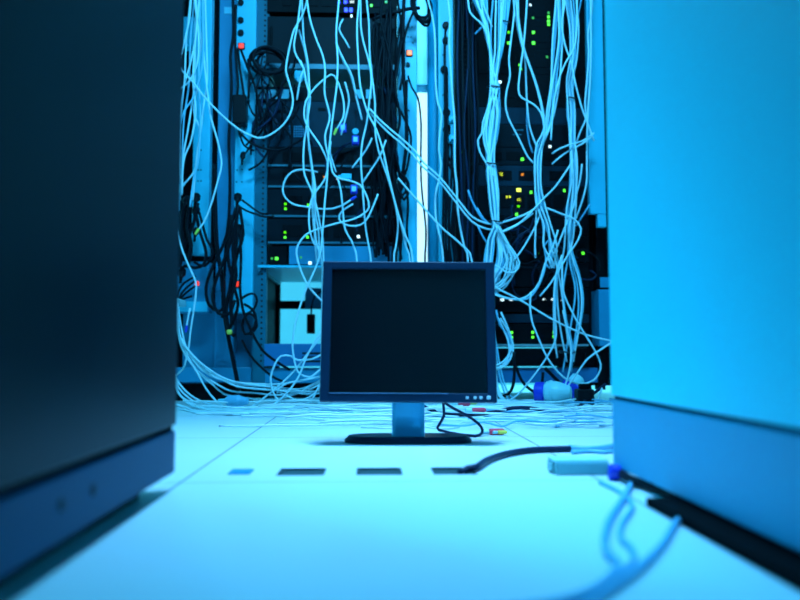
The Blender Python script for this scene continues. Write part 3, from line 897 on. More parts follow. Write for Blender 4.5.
cab('white cable leaving the central bundle to swing round in a big oval loop',
    '307,0 310,19 316,38.5 322.6,55 325,69 324.5,85 325,96 329,111 329.5,120 325,136 327,151 331,164 332.5,172 338,178 349,180.5 360,185 366.6,196 369,207 364,213.5 354,219 342,222 327,226 313,231 305,235.5 298,245 296.5,254 300,268 307,284 314,293 324,303', 2.9, top=True)
cab('white cable in a hairpin arch below the steel shelf, with a yellow green plug',
    '315,246 311,235.5 309,223 309.6,207 314,194 321,185 326,176 327.5,162 320,145 311.6,133 306,123 304,114 306,101 313,90 321,82 331,74.5 337,80 342.5,96 344,107 343,118 336,130', 2.92, plug='green_plug')
cab('white cable in a wide circle in front of the green lit servers',
    '318,172 302,169.5 292,172 285.5,179 282.7,189 285.5,198 294,204.5 305,206.6 318.5,208.7 332,208.7 343,205 352,199', 3.02, plug='blue_plug')
cab('white cable hanging from the big oval loop down to the top edge of the monitor', '338,179 341,191.5 343,212 345,229 351,240 353.5,246 357,262', 2.99, down=True)
cab('white cable in a shallow cup whose right end points up', '353,204 342,211 339,219 345,224.5 355.6,226 365,222 372,209 378,194', 3.0)
cab('white cable that runs from the top right across to the middle of the monitor top',
    '359,0 357,27.5 358,55 359.5,80 362.5,96 368,113.6 376,129 383,150 388.7,176.7 396.7,208.7 405,234 412.7,259', 2.92, top=True, down=True)
cab('white cable hanging almost straight to the left half of the monitor top',
    '360.4,0 361,27.5 364,44 369,62 371.3,80 369,103 366.6,123 362,144 361,164 362.5,185 364,209 366,230 368.7,246 371,262', 2.96, top=True, down=True)
cab('white cable just right of the almost straight one, bending right lower down',
    '366.6,0 368.7,20.6 369.4,41 370,58 372.7,82 375,103 375,127 377.6,147 383,164 390,185 396,208 398,226 396,246 394,262', 2.98, top=True, down=True)
cab('white cable reaching the middle of the monitor top from the upper left', '384,158 390,182 395.5,204 402,228.6 406,246 410,262', 2.94, down=True)
cab('short pale cable end slanting in the dark below the blue lights', '343,19 339,29 345,40 349.5,48', 3.05)
cab('pale cable slanting down right in the dark behind the central bundle', '336,42 340,52 346,64 352,76 356,95', 3.04)
cab('second pale cable slanting beside it in the dark behind the central bundle', '337,46 343,60 350,74 354,88 358,104 362,120', 3.06)
cab('long thin cable slanting across the glowing tube to the tied bundle, upper of a pair',
    '369,108 379,119 390,129 404,140.5 415,151 424,163 439.5,177 456,197 472.5,217 488,223.5 495,224', 2.98, r=.0038)
cab('long thin cable slanting across the glowing tube to the tied bundle, lower of a pair',
    '370,112 378,122 389,133 403,145 413,155 423,167 439,181 455,201 472,221.5 487,229 495,229', 2.99, r=.0038)
cab('thin cable slanting low across the glowing tube to the top edge of the monitor', '398,178 404,185 424,208 441,227 461.5,245 472,262', 3.0, r=.0040, down=True)
cab('thin white cable wandering down the face of the rounded post',
    '428,0 432.6,18 435,41 435.6,82 438,104 441.6,114 439.5,137 439,151 441,164 439.5,178 435.4,195.6 436,219 441,242 443,262', 3.06, r=.0042, top=True, down=True)
cab('white cable hanging along the strip with the row of black plugs',
    '448,0 450,20.6 449,41 451.5,82 453,103 454.6,123 454.8,164 456.7,185 457.4,205 460,226 464,246 468,262', 3.05, r=.0044, top=True, down=True)
cab('short white cable between the oval loop and the bright slanting one', '331,141 330,152 333,163 336,172', 3.0)
cab('white cable from the shelf edge to the yellow green plug level', '345,82 349,100 345,120 341,135', 3.05)
cab('pale cable dropping behind the cup shaped one', '352,168 366,150 372,138', 3.03)
cab('pale cable slanting up right from behind the straight hanging ones', '363,182 371,170 380,156 386,140', 3.02)
for s in ('311,160 315,185 316,212 318,232 320,262', '309,150 313,180 313,205 314,236 317,262', '300,30 306,60 308,90 308,120 309,150', '297,100 301,76 304,70 300,60'):
    cab('white cable running close behind the twisted pair left of the monitor', s, 3.02, group='white cables behind the twisted pair', jit=.002)

# pale clutter hung on the shelf edge
p = at(300, 76, 3.1)
t = thing('cable_plug', (p.x, p.y, p.z - .03), 'pale crumpled connector hanging under the steel shelf', 'plug')
MB().box(p.x - .022, p.x + .022, 3.08, 3.11, p.z - .02, p.z + .018, .007).build('body', 'strip', t)
MB().box(p.x - .010, p.x + .012, 3.07, 3.08, p.z - .035, p.z - .012, .004).build('latch', 'label', t)
p = at(355.5, 131.5, 3.1)
t = thing('round_tag', (p.x, p.y, p.z - .02), 'small pale oval tag hanging in the dark behind the central bundle', 'tag')
MB().lathe([(0, .012), (.002, .0135), (.004, .012)], (p.x, 3.10, p.z), (0, -1, 0), 20).build('disc', 'strip', t)
MB().tube([Vector((p.x, 3.1, p.z + .012)), Vector((p.x + .002, 3.1, p.z + .05)), Vector((p.x, 3.11, p.z + .09))], .0015, 6).build('string', 'black_cable', t)
p = at(346, 177, 3.05)
t = thing('cable_plug', (p.x, p.y, p.z - .02), 'pale plug beside the white light above the oval loop', 'plug')
MB().box(p.x - .020, p.x + .022, 3.04, 3.07, p.z - .010, p.z + .012, .003).build('body', 'strip', t)
MB().box(p.x - .032, p.x - .020, 3.048, 3.062, p.z - .006, p.z + .007, .001).build('tip', 'label', t)
for i, (x, y, l) in enumerate(((354, 190, 'deep blue plug inside the oval loop above the monitor'), (343, 129, 'deep blue plug beside the oval tag'), (355.5, 141, 'small deep blue plug under the oval tag'))):
    p = at(x, y, 3.08)
    t = thing('cable_plug', (p.x, p.y, p.z - .02), l, 'plug')
    MB().box(p.x - .014, p.x + .014, 3.06, 3.085, p.z - .018, p.z + .018, .004).build('body', 'blue_plug', t)
    MB().box(p.x - .009, p.x + .009, 3.052, 3.06, p.z - .010, p.z + .010, .002).build('tip', 'pale_plug', t)

# ---- tied bundle right of centre
gt = 'white cables of the tied bundle'
lt = 'white cable in the thick tied bundle over the upper corner of the monitor'


def mixg(s, k):
    """jitters a traced guide inside the bundle"""
    out = []
    for w in s.split():
        q = w.split(',')
        out.append('%.1f,%.1f' % (float(q[0]) + k[0], float(q[1])))
    return ' '.join(out)


heads = ['476,0 482,14 487,30 490,55', '479,0 484,20 488,40 491,60', '473,0 481,12 487,28 490,50', '485,0 487,20 489,40 492,62', '482,0 485,25 488,45 492,65',
         '506,0 504,25 501,50 497,72', '504,0 502,28 499,52 496,72', '508,0 505,22 502,46 498,72', '502,0 501,25 499,50 496,70', '510,0 507,20 503,44 498,70', '499,0 499,28 498,50 495,70', '493,0 492,20 491,44 493,66', '496,0 495,25 494,50 494,70', '487,0 488,24 490,48 492,66', '474,0 480,16 486,36 490,56', '480,0 485,16 488,36 490,58', '477,0 484,24 489,44 491,60', '505,0 503,25 500,50 496,74', '507,0 505,25 502,48 497,72', '509,0 506,24 502,50 497,74', '503,0 502,25 500,48 496,70', '484,0 486,22 489,46 492,64']
for i, h in enumerate(heads):
    o1 = (i % 14 - 6.5) * .85
    b = rnd.uniform(-1, 1)
    wide = ((i * 5) % 14 - 6.5) * 1.0 + rnd.uniform(-1.5, 1.5)
    q = rnd.sample(range(14), 14)
    o2 = (q[0] - 6.5) * .6
    o3 = (q[1] - 6.5) * .8
    mid = ' %.1f,88 %.1f,112 %.1f,138 %.1f,164 %.1f,192 %.1f,222' % (494.5 + o1 * .7, 493.5 + wide, 491.5 + wide + b, 490.5 + o2, 493.5 + o2 * 1.2, 495.5 + o2 * .7)
    tail = ' %.1f,240 %.1f,262 %.1f,290' % (497 + o3 * 1.7, 496 + o3 * 2.1, 488 + o3 * .7)
    Yb = 2.98 + (i % 4) * .014 - .02
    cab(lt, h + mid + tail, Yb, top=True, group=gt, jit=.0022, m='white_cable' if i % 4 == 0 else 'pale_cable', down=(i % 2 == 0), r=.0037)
cab('white cable that bows out left of the tied bundle between its two ties', '494,92 488,108 483,122 482,133 478,140 480,152 488,166 494,178', 2.96)
cab('white cable that joins the tied bundle from its upper left in a bent elbow', '468,0 470,12 476,19 483,26 489,44 492,70 494,88', 2.96, top=True)
cab('short dark blue cable stub left of the tied bundle near the top', '483,26 480,29 475,34', 3.0, 'blue_cable', r=.004)
cab('white cable crossing the top of the tied bundle from right to left', '492,27 487,14 483,4 481,-10', 2.95)
for i, s in enumerate(('498,226 505,240 513,250 519.5,263 515,272 506,272 495,265', '498,226 504,242 511,256 509,272 502,284 494,289', '496,226 502,245 507,262 504,278 496,286', '497,226 501,240 506,255 513,262 510,275 500,283 494,285', '495,226 498,245 501,265 499,280 494,288', '497,225 506,243 515,258 517,267 511,270 503,267 496,262', '498,224 508,243 516,262 512,277 503,286 495,291', '497,227 503,244 509,262 508,276 500,288 494,293', '496,225 503,239 510,252 514,264 511,279 502,290 495,292')):
    cab('white cable looping out of the tied bundle and back behind the edge of the monitor', s, 2.93 + i * .012, group='white loops at the right edge of the monitor')


def tie(x, y, rx, ry, Y, lab):
    p = at(x, y, Y)
    P = []
    for k in range(25):
        a = 2 * PI * k / 24
        P.append(p + Vector((rx * math.cos(a), ry * math.sin(a), .004 * math.sin(a * 2 + 1))))
    o = MB().tube(P, .0028, 6).build('cable_tie', 'tie', None, smooth=True)
    tag(o, lab, 'cable tie')


tie(494, 88.5, .026, .036, 2.985, 'black cable tie at the waist of the tied bundle, highest of its three')
tie(490.8, 165, .028, .038, 2.985, 'black cable tie on the tied bundle, level with the yellow light')
tie(495.8, 222, .026, .036, 2.985, 'black cable tie on the tied bundle, just above where the loops spread')
tie(505, 23, .016, .024, 2.985, 'small black tie on the right arm of the tied bundle near the top')
for s in ('468,190 472,201 479,214 486,222 494,225', '477,208 483,218 490,224', '478,226 482,235 487,243 492,250'):
    cab('pale cable coming out of the dark to the lowest tie of the bundle', s, 3.06, 'blue_cable', r=.0042, group='pale cables joining the tied bundle from the left')

# ---- right bundles
gr = 'white cables of the right bundle'
lr = 'white cable in the loose right hand bundle in front of the dark rack'
for i in range(7):
    o = (i - 3) * 1.35
    e = rnd.uniform(-2, 2)
    s = '%.1f,0 %.1f,40 %.1f,82 %.1f,112 %.1f,130 %.1f,142 %.1f,160 %.1f,185 %.1f,205 %.1f,225 %.1f,246' % (
        559 + o, 557 + o, 553.5 + o * .8, 550 + o * .9, 547 + o * .8, 541.5 + o, 537.5 + o * .8, 537.5 + o * .8, 541 + o * .8, 545.5 + o * 1.0 + e, 549 + o * 1.6 + e)
    s += [' 553,262 552,268 548,258', ' 547,262 540,281 533,295 522,300 505,297 494,292', ' 549,240 551,262 556,268', ' 556,262 560,290 566,320 570,345', ' 552,258 549,268 545,262', ' 559,262 556,285 554,310 555,335', ' 553,266 556,262 558,250'][i]
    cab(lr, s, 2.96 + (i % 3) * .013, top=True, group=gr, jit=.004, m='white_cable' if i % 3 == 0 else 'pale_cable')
for i in range(7):
    o = (i - 3) * 1.35
    e = rnd.uniform(-2, 2)
    s = '%.1f,0 %.1f,30 %.1f,60 %.1f,82 %.1f,110 %.1f,140 %.1f,180 %.1f,210 %.1f,240' % (571 + o * 1.2, 574 + o * .8, 573 + o, 570 + o * .8, 571 + o * .8, 572.5 + o * .7, 573 + o * .6, 571 + o, 569 + o)
    s += [' 563,258 558,276 554,300 555,335 557,358', ' 566,262 562,290 566,318 572,345 571,366', ' 572,262 577,285 579,310 575,345 570,370', ' 574,260 580,280 581,305 577,335 573,362', ' 571,262 574,290 573,320 566,345 563,372', ' 573,258 579,275 582,300 580,328 574,350 570,372', ' 566,256 560,272 557,300 561,330 566,362'][i]
    cab('white cable of the right bundle that hangs down to the blue plugs on the floor', s, 3.0 + (i % 3) * .013, top=True, group='white cables hanging to the blue plugs', jit=.004, m='white_cable' if i % 3 == 0 else 'pale_cable')
tie(571.5, 99, .014, .024, 3.01, 'small black tie high on the right hand bundle')
tie(567, 352, .030, .030, 3.005, 'thin black tie low on the right hand bundle above the blue plugs')
cab('white cable crossing over the right hand bundle from upper left to lower right', '565,0 562,24 565,45 571,62 575,82 581,105 587,122 594,141', 2.93, top=True)
cab('white cable crossing over the right hand bundle from upper right to lower left', '577,0 576.5,30 574,48 566,62 560,76 555,96 552,122 551,140', 2.92, top=True)
cab('thin white cable curving before the dark switches, the loose one next to the tied bundle',
    '514,0 514,15 511,40 509,60 510,76 506.5,92 505.5,104 508,117 518,137 528,157 536,165', 2.98, top=True)
cab('white cable sweeping in an S from the switch lights to the right hand bundle', '527,0 525,30 523,50 520,72 518.5,90 522,98 533,104 541,113 544,127 543,145', 2.94, top=True)
cab('white cable falling diagonally past the double green light', '516,0 518,20 522,45 528,62 535,82 541,105 544,125 543,142', 2.97, top=True)
cab('second white cable falling diagonally past the double green light', '518,0 519,22 524,48 530,66 537,86 542.5,108 545,130 542,150', 2.99, top=True)
cab('thin white cable crossing behind the S shaped one', '513,0 519,35 525,60 526,82 527.5,110 530,128 536,145 541,154', 3.02, top=True)
cab('dim pale cable ending above the green lit server', '527,110 527,127 529.6,144 533,153', 3.06, 'blue_cable')
cab('dim cable bending left behind the top of the right hand bundle', '581,0 578,15 575,35 570,60', 3.05, 'blue_cable', top=True)
cab('white cable along the edge of the pale cover panel, outer one', '592,0 591.4,14 588,34 588.7,55 586.8,82 585,103 586,118 581,130 576,143', 3.04, top=True)
cab('white cable along the edge of the pale cover panel, the longer inner one', '590.5,0 591,40 590,82 588,110 587,137 586.8,164 586.6,182 582.5,200 575.6,219', 3.02, top=True)
cab('white cable reaching left from the pale cover panel to the right hand bundle, upper one', '594,133 582.5,141 569,145 559,149 552,153.5', 2.98)
cab('white cable reaching left from the pale cover panel to the right hand bundle, lower one', '592,136 582,144 570,150 560,157 552,164', 3.0)
cab('white cable slanting down left through the right hand bundle', '573,160 569,167 555,187 545,197 534,209 518,224.5 500,233', 2.95)
cab('white cable that bulges right in a hook and falls back to the dark servers', '547,208 560.5,213.5 574,219 581,228.6 578,240 570,252 560,268 550,284 540,296', 2.93)
cab('short white cable hanging straight down in the dark tangle', '537,198 536,219 535,246 535.5,258', 2.98)
cab('white cable slanting down left to the tangle below the tied bundle', '541,209 537,223 525,245 518,255 512,262', 2.98)
cab('white cable running level from the tied bundle to the right hand bundle, upper one', '497,224 516.5,218 530,212 540,204', 3.0, r=.0042)
cab('white cable running level from the tied bundle to the right hand bundle, lower one', '499,233 518,224 533,213', 3.01, r=.0042)
cab('white cable between the right bundle and the cover panel, short and straight', '582,164 580,180 576,196', 3.0)
cab('white cable bowed left under the right hand bundle', '575,144 577,160 576.5,185 574,205 567,222 560,240 553,256', 2.94)
cab('pale cable slanting up to the lower end of the cover panel', '590,204 583,215 576,226', 3.06, 'blue_cable')
cab('long white cable running from the monitor edge down right to the white cabinet', '494,286 500,290 520,300 550,318 574,330 592,336.5 612,341', 2.86)
cab('white cable curling from the monitor edge up into the right hand bundle', '494,294 505,298 520,299 530,294 539,283 545,264 553,246 558,230', 2.9)
cab('white cable in a broad U that rises again beside the white cabinet', '531,292 530,306 532,321 538,337 547,357 558,372 568,380 581,384 594,380 600.5,369 599,359 591,344 581,328 571,310 563,290 562,262', 2.84)
cab('white cable sweeping from the right hand bundle down left to the monitor foot', '562,255 556,275 554,300 556,328 555,341 547,357 532,378 514,398 496,406 480,412', 2.87)
cab('white cable sweeping from the white cabinet edge down left to the blue plugs', '614,341 600,350 587.5,359 576,375 565,391 557,406 543,411 520,412', 2.82)
cab('white cable that drops from the right hand bundle and turns left along the floor', '563,310 567,330 571,349 569.6,370 561.5,393 551,403 536,408 512,411 490,414', 2.83)
cab('white cable coiled in a flat loop on the floor beside the white cabinet', '612,411 600,408 581,404 570,405 567,409 576,412 590,410', 2.7)
cab('white cable standing up from the floor beside the white cabinet', '602,388 598,399 592,411', 2.75)
for s in ('500,318 511,337 513,352 506,365 496,370', '498,318 508,340 509,356 502,366 494,369', '501,312 510,334 511,350 503,362 494,366', '496,310 500,325 508,335 512,345'):
    cab('pale cable in the short curved cluster at the right edge of the monitor', s, 2.98, 'blue_cable' if s.startswith('496') else 'white_cable', r=.0042, group='curved cluster at the right edge of the monitor')

# ---- black cords
kb = dict(m='black_cable', name='power_cable')
cab('black cord running down the seam between the trunking and the power strip', '233,0 233.5,34 230.5,55 231.5,82 231,100 229,140 230,180 229,215 226,246 224,290 228,330', 3.14, r=.0065, top=True, **kb)
for lab, s in (('black cord from the red switch slanting right', '241,50 247,66 254,84 258,100 262,125'), ('black cord from the red switch hanging down its strip', '238,48 239,62 242,82 244,100 241,120'),
               ('black cord hanging from the highest sockets', '236,5 235,30 236,60 238,84 236,110 240,135')):
    cab(lab, s, 3.13, r=.0055, **kb)
cab('black cord curving from the left strip across to the upper servers', '241,134 246,139 252.5,144 266,149 280,150 292,145 303,138 310,130', 3.08, r=.005, **kb)
cab('dark cord bowing from the left strip to the servers, lower one', '240,207 247,211 258,215 266,217 274,216', 3.1, r=.0042, **kb)
cab('dark cord bowing from the left strip to the servers, upper one', '242,200 250,206 260,213 268,214', 3.11, r=.0042, **kb)
for lab, s, r_ in (
        ('thick black cord that hangs lowest, passing the trunking down to the base beam', '214,164 215,200 217,246 222,280 224,310 228,335 232,355 237,380 240,398', .0085),
        ('black cord looping widest to the left over the trunking', '232,215 224,243 212,268 206,288 209,305 220,311 227,303', .0065),
        ('black cord in a narrower loop over the trunking', '236,222 227,252 215,283 213,300 218,313 229,314 235,300', .0065),
        ('black cord hanging in the middle of the black tangle', '238,228 234,260 230,288 226,310 229,330 235,336', .0075),
        ('black cord on the right of the black tangle that trails to the blue battery unit', '240,230 241,262 240,288 243,310 249,326 256,340 264,352 277,362 290,370', .0055),
        ('black cord trailing behind the tangle to the base beam', '242,340 250,355 262,368 275,378 290,384', .0050),
        ('black cord coiled tightly at the foot of the black tangle', '244,304 253,310 256,320 252,331 245,334 242,325 247,314 254,316 257,326 250,335', .0055),
        ('small black cord loop right of the low red switch', '240,300 247,295 254,294 257,301 253,310 246,314', .0050),
        ('black cord from the plug straight into the black tangle', '238,205 236,225 233,250 236,275 231,300 232,325', .0075),
        ('second black cord from the plug into the black tangle', '240,208 243,235 237,255 233,280 238,305 230,328', .0065),
        ('third black cord from the plug into the black tangle', '236,208 230,232 228,258 232,282 226,306 222,318', .0065)):
    cab(lab, s, 3.06 + rnd.uniform(-.04, .04), r=r_, **kb)
p = at(229.5, 334, 3.02)
tag(MB().lathe([(0, .009), (.004, .011), (.012, .011), (.016, .009)], p, (0, -.2, 1), 14).build('cord_clip', 'yellow_plug'), 'small yellowish clip on the black tangle low on the left', 'clip')
for lab, s, r_ in (
        ('black cord from the left plugs looping back toward the edge', '198,203 193,225 186,242 178,262 176,275', .0065),
        ('black cord from the left plugs in an open loop', '196,214 200,232 206,252 204,264 195,268 185,266 178,272', .0065),
        ('black cord from the left plugs making a small ring', '199,212 207,240 213,252 205,266 194,262', .0055),
        ('black cord hanging straight from the lower left plug', '190,204 187,225 191,245 188,266', .0075),
        ('black cord hidden at the left edge behind the white ones', '185,202 181,224 183,246 180,268', .0065)):
    cab(lab, s, 3.08 + rnd.uniform(-.02, .03), r=r_, **kb)


def plugc(x, y, Y, lab, w=.016, h=.024):
    p = at(x, y, Y)
    t = thing('cable_plug', (p.x, p.y, p.z - h), lab, 'plug')
    MB().lathe([(-.012, w * .8), (-.006, w), (.012, w), (.022, w * .62), (.030, w * .45)], p, (0, -.6, -.8), 14).build('body', 'plastic', t)
    MB().lathe([(.0, w * .42), (.022, w * .36)], p + Vector((0, -.018, -.024)), (0, -.3, -.95), 10).build('strain_relief', 'rubber', t)


plugc(196.5, 197, 3.14, 'black plug in the far left power strip, upper one')
plugc(196, 210, 3.14, 'black plug in the far left power strip, lower one')
plugc(187, 200, 3.12, 'black plug at the left edge beside the two plugs of the strip')
plugc(238, 197, 3.13, 'black plug in the left power strip, upper of two above the tangle')
plugc(238, 228, 3.13, 'black plug in the left power strip, lower of two above the tangle')
plugc(182, 272, 3.12, 'black plug high on the breaker box at the left edge')
plugc(243, 155, 3.13, 'small black plug sticking out beside the screw holes of the left strip', .011)
plugc(196, 231, 3.10, 'black plug with a reddish tip in the left tangle', .012)
a = at(232.5, 124, 3.13)
b = at(246.5, 95, 3.13)
t = thing('power_adapter', ((a.x + b.x) / 2, 3.1, a.z), 'black block adapter on the left power strip below the red switch', 'adapter')
MB().box(a.x, b.x, 3.12, 3.178, a.z, b.z, .005).build('case', 'plastic', t)
MB().tube(spline([Vector((a.x + .03, 3.13, a.z + .002)), Vector((a.x + .032, 3.12, a.z - .04)), Vector((a.x + .05, 3.12, a.z - .09)), Vector((a.x + .09, 3.13, a.z - .11))], .01), .004, 8).build('cord', 'black_cable', t, smooth=True)


def coil(x, y, rx, ry, Y, turns, lab, r=.0055, ang=0):
    p = at(x, y, Y)
    P = []
    n = 22 * turns
    q = random.Random(int(x))
    cf = [(q.uniform(.62, 1.0), q.uniform(.6, 1.05), q.uniform(-.22, .22), q.uniform(-.2, .2)) for _ in range(turns + 2)]
    for k in range(n):
        a = 2 * PI * k / 22
        t0 = k / 22
        i0 = int(t0)
        f = t0 - i0
        fx, fy, ox, oy = [cf[i0][m] * (1 - f) + cf[i0 + 1][m] * f for m in range(4)]
        u, v = rx * (fx * math.cos(a) + ox), ry * (fy * math.sin(a) + oy)
        P.append(p + Vector((u * math.cos(ang) - v * math.sin(ang), .020 * math.sin(k * .13), u * math.sin(ang) + v * math.cos(ang))))
    o = MB().tube(spline(P, .01), r, 8).build('power_cable', 'black_cable', None, smooth=True)
    tag(o, lab, 'cable')


coil(268, 60, .078, .052, 3.10, 5, 'coil of black cord lying in front of the big server box, upper left', .006, -.25)
coil(422, 8, .042, .074, 3.08, 5, 'coil of black cord hanging over the top of the glowing tube', .0052, .25)
cab('black cord reaching left from the hanging coil', '420,8 408,9 396,12 384,14 372,20', 3.1, r=.0075, **kb)
for lab, s, r_ in (
        ('thick black cord running down beside the orange switch', '404,0 403,30 403,60 404,82 406,110 407,140 404,164 401,190', .0075),
        ('black cord slanting from the hanging coil to the orange switch', '415,8 407,28 404,44 404,66 400,90', .0050),
        ('black cord bending right below the orange switch then back left', '391,86 397,104 404,118 411,137 408,164 404,180 408,200 407,230 410,262', .0050),
        ('black cord running straight beside the orange switch strip', '407,80 406,120 405,160 398,190 402,220 400,262', .0050)):
    cab(lab, s, 3.10 + rnd.uniform(-.02, .02), r=r_, top=s.startswith('404,0'), **kb)
cab('thin black cord hanging in front of the glowing tube', '408,76 412,88 418,98 421,123 420.8,164 422,191.5 425.7,226 425.7,246 425,262', 3.08, r=.0042, down=True, **kb)
gk = 'black cords in the dark middle'
for i in range(20):
    x = 374 + i * 1.5 + rnd.uniform(-2, 2)
    y0 = rnd.uniform(-10, 40)
    pts = []
    y = y0
    while y < 265:
        pts.append('%.1f,%.1f' % (x, y))
        x += rnd.uniform(-6, 6) + (391 - x) * .12
        y += rnd.uniform(22, 34)
    cab('black cord in the dark tangle between the central bundle and the orange switch', ' '.join(pts), 3.10 + rnd.uniform(-.03, .04), r=rnd.choice((.004, .005, .006)), group=gk, **kb)
for s in ('402,188 406,178 409,190 404,200 400,192', '398,170 408,184 402,196 396,184'):
    cab('black cord knotted into a small ring left of the glowing tube', s, 3.09, r=.006, group='knotted black cords left of the tube', **kb)
gk2 = 'dark cords in front of the left server stack'
for k in range(20):
    x = rnd.uniform(246, 300)
    y = rnd.uniform(50, 112)
    pts = []
    a = PI / 2 + rnd.uniform(-.5, .5)
    for j_ in range(rnd.randint(4, 7)):
        pts.append('%.1f,%.1f' % (x, y))
        a += rnd.uniform(-.55, .55) - (a - PI / 2) * .15
        x = min(318, max(244, x + 13 * math.cos(a)))
        y += 13 * abs(math.sin(a))
    cab('dark cord in the tangle between the red switch and the server stack', ' '.join(pts), 3.12 + rnd.uniform(-.03, .03), m=rnd.choice(('black_cable', 'black_cable', 'navy_cable')), name='power_cable', r=rnd.choice((.0032, .0042, .0052)), group=gk2)
gk3 = 'dark cords on the server fronts'
for k in range(14):
    x = rnd.uniform(330, 392)
    y = rnd.uniform(60, 200)
    pts = []
    a = PI / 2 + rnd.uniform(-.7, .7)
    for j_ in range(rnd.randint(4, 6)):
        pts.append('%.1f,%.1f' % (x, y))
        a += rnd.uniform(-.6, .6) - (a - PI / 2) * .15
        x = min(398, max(326, x + 13 * math.cos(a)))
        y += 13 * abs(math.sin(a))
    cab('dark cord hanging over the servers behind the straight white cables', ' '.join(pts), 3.12 + rnd.uniform(-.03, .03), m=rnd.choice(('black_cable', 'navy_cable')), name='power_cable', r=rnd.choice((.0032, .0042)), group=gk3)
gq = 'black cords below the row of plugs'
for i in range(6):
    x0 = 444 + i * 2.2
    y0 = (26, 70, 113, 130, 160, 160)[i]
    s = '%.1f,%d %.1f,%d %.1f,%d %.1f,232 %.1f,262' % (447, y0, x0 + 1, y0 + 16, x0 + rnd.uniform(-2, 2), (y0 + 232) // 2, x0 + rnd.uniform(-2, 2), x0 + rnd.uniform(-1, 3))
    cab('black cord hanging from the row of plugs right of the rounded post', s, 3.10, r=.0052, group=gq, down=(i % 2 == 0), **kb)
for i, y in enumerate((122, 141)):
    p = at(451.5, y - 1, 3.09)
    t = thing('cable_plug', (p.x, p.y, p.z - .02), ('pale clip on the white cable between the plugs, upper one', 'pale clip on the white cable between the plugs, lower one')[i], 'plug')
    MB().box(p.x - .013, p.x + .013, 3.06, 3.10, p.z - .013, p.z + .013, .003).build('body', 'strip', t)
    MB().box(p.x - .006, p.x + .006, 3.05, 3.06, p.z - .006, p.z + .006, .001).build('tip', 'label', t)
gd = 'dark cords hanging on the left of the dark rack'
for i in range(8):
    x = 459 + i * 2.4
    s = '%.1f,0 %.1f,60 %.1f,130 %.1f,190 %.1f,262' % (x, x + rnd.uniform(-2, 2), x + rnd.uniform(-3, 3), x + rnd.uniform(-3, 4), x + rnd.uniform(-2, 5))
    cab('dark cord in the dark curtain of cords left of the tied bundle', s, 3.13, m='navy_cable' if i % 3 == 0 else 'black_cable', name='power_cable', r=.0052, top=True, group=gd, down=(i % 3 == 0))
gz = 'dark cords of the lower right tangle'
for i in range(26):
    x = rnd.uniform(500, 596)
    y = rnd.uniform(214, 275)
    a = rnd.uniform(0, 2 * PI)
    pts = []
    for k in range(6):
        pts.append('%.1f,%.1f' % (x, y))
        a += rnd.uniform(-1.1, 1.1)
        x = min(599, max(497, x + 10 * math.cos(a)))
        y = min(300, max(205, y + 9 * math.sin(a) + 3))
    cab('thin dark cord in the dark tangle in front of the dark rack', ' '.join(pts), 3.12 + rnd.uniform(-.04, .03), m=rnd.choice(('black_cable', 'navy_cable', 'navy_cable')), name='power_cable', r=.0036, group=gz)
for lab, s, Yk, r_ in (('black cord dropping beside the monitor and turning back behind it', '514,352 514.5,370 513,386 508,394 498,397 488,395', 2.95, .006),
                       ('black cord from under the dark rack slanting to the blue plug', '516,366 519,375 525,385 534,392', 3.0, .006),
                       ('short black cord hanging above the white plug body', '543,372 542.5,380 541,390', 3.0, .006),
                       ('black cord slanting under the dark rack above the plugs', '545,368 553,376 563,386', 3.02, .007),
                       ('dark cord lying along the back edge of the cable pile', '606,384 597,391 588,398 573,411 556,412 535,409.5 512,405.5 490,410', 2.76, .0055)):
    cab(lab, s, Yk, m='navy_cable' if 'lying' in lab else 'black_cable', name='power_cable', r=r_)

# monitor lead
cab('black video lead hanging in a loop behind the monitor and touching the floor',
    '446,392 443.5,404 444,416 439,425 439,430 460,434.5 475,436 482,433 481,426.5 470.5,417.5 446.5,404 440,394', 1.87, m='navy_cable', r=.0036, name='video_lead')
cab('dark lead running right from behind the monitor neck up to the cluster at its edge', '418,403 428,408.5 445,414 475,414.5 496,411.5 512,408 530,408 548,411 562,412', 2.35, m='navy_cable', r=.0055, name='power_cable')

# ================================================================ plugs on the floor below the right hand bundle
q = ground(552, 409)
t = thing('industrial_plug', (q.x, q.y, 0), 'big pale round plug with a royal blue collar lying on the cable pile', 'plug')
ax = Vector((.88, -.40, .02)).normalized()
c = at(538, 394, 2.86)
c.z = .050
MB().lathe([(-.010, .034), (-.006, .040), (.022, .040), (.026, .036)], c, ax, 28).build('collar', 'blue_plug', t, label='royal blue collar')
MB().lathe([(.026, .035), (.034, .042), (.050, .047), (.056, .043), (.066, .043), (.080, .040), (.105, .030), (.120, .022)], c, ax, 28).build('body', 'pale_plug', t)
q = ground(572, 409)
t = thing('industrial_plug', (q.x, q.y, 0), 'royal blue plug with a pale tip pointing up to the right, behind the black block', 'plug')
c = at(563, 398, 2.92)
ax = Vector((.62, .15, .72)).normalized()
MB().lathe([(-.012, .022), (-.006, .030), (.030, .036), (.060, .038), (.066, .032)], c, ax, 26).build('body', 'blue_plug', t)
MB().lathe([(.066, .026), (.070, .029), (.100, .026), (.104, .020)], c, ax, 22).build('tip', 'pale_plug', t, label='pale tip')
q = ground(585, 411)
t = thing('power_adapter', (q.x, q.y, 0), 'black block adapter standing on the floor right of the blue plugs', 'adapter')
a, b = at(577, 410, 2.74), at(593, 389, 2.74)
MB().box(a.x, b.x, 2.72, 2.78, .004, b.z, .006).build('case', 'plastic', t)
MB().box(a.x + .012, b.x - .012, 2.735, 2.765, b.z, b.z + .018, .003).build('cord_boss', 'rubber', t)
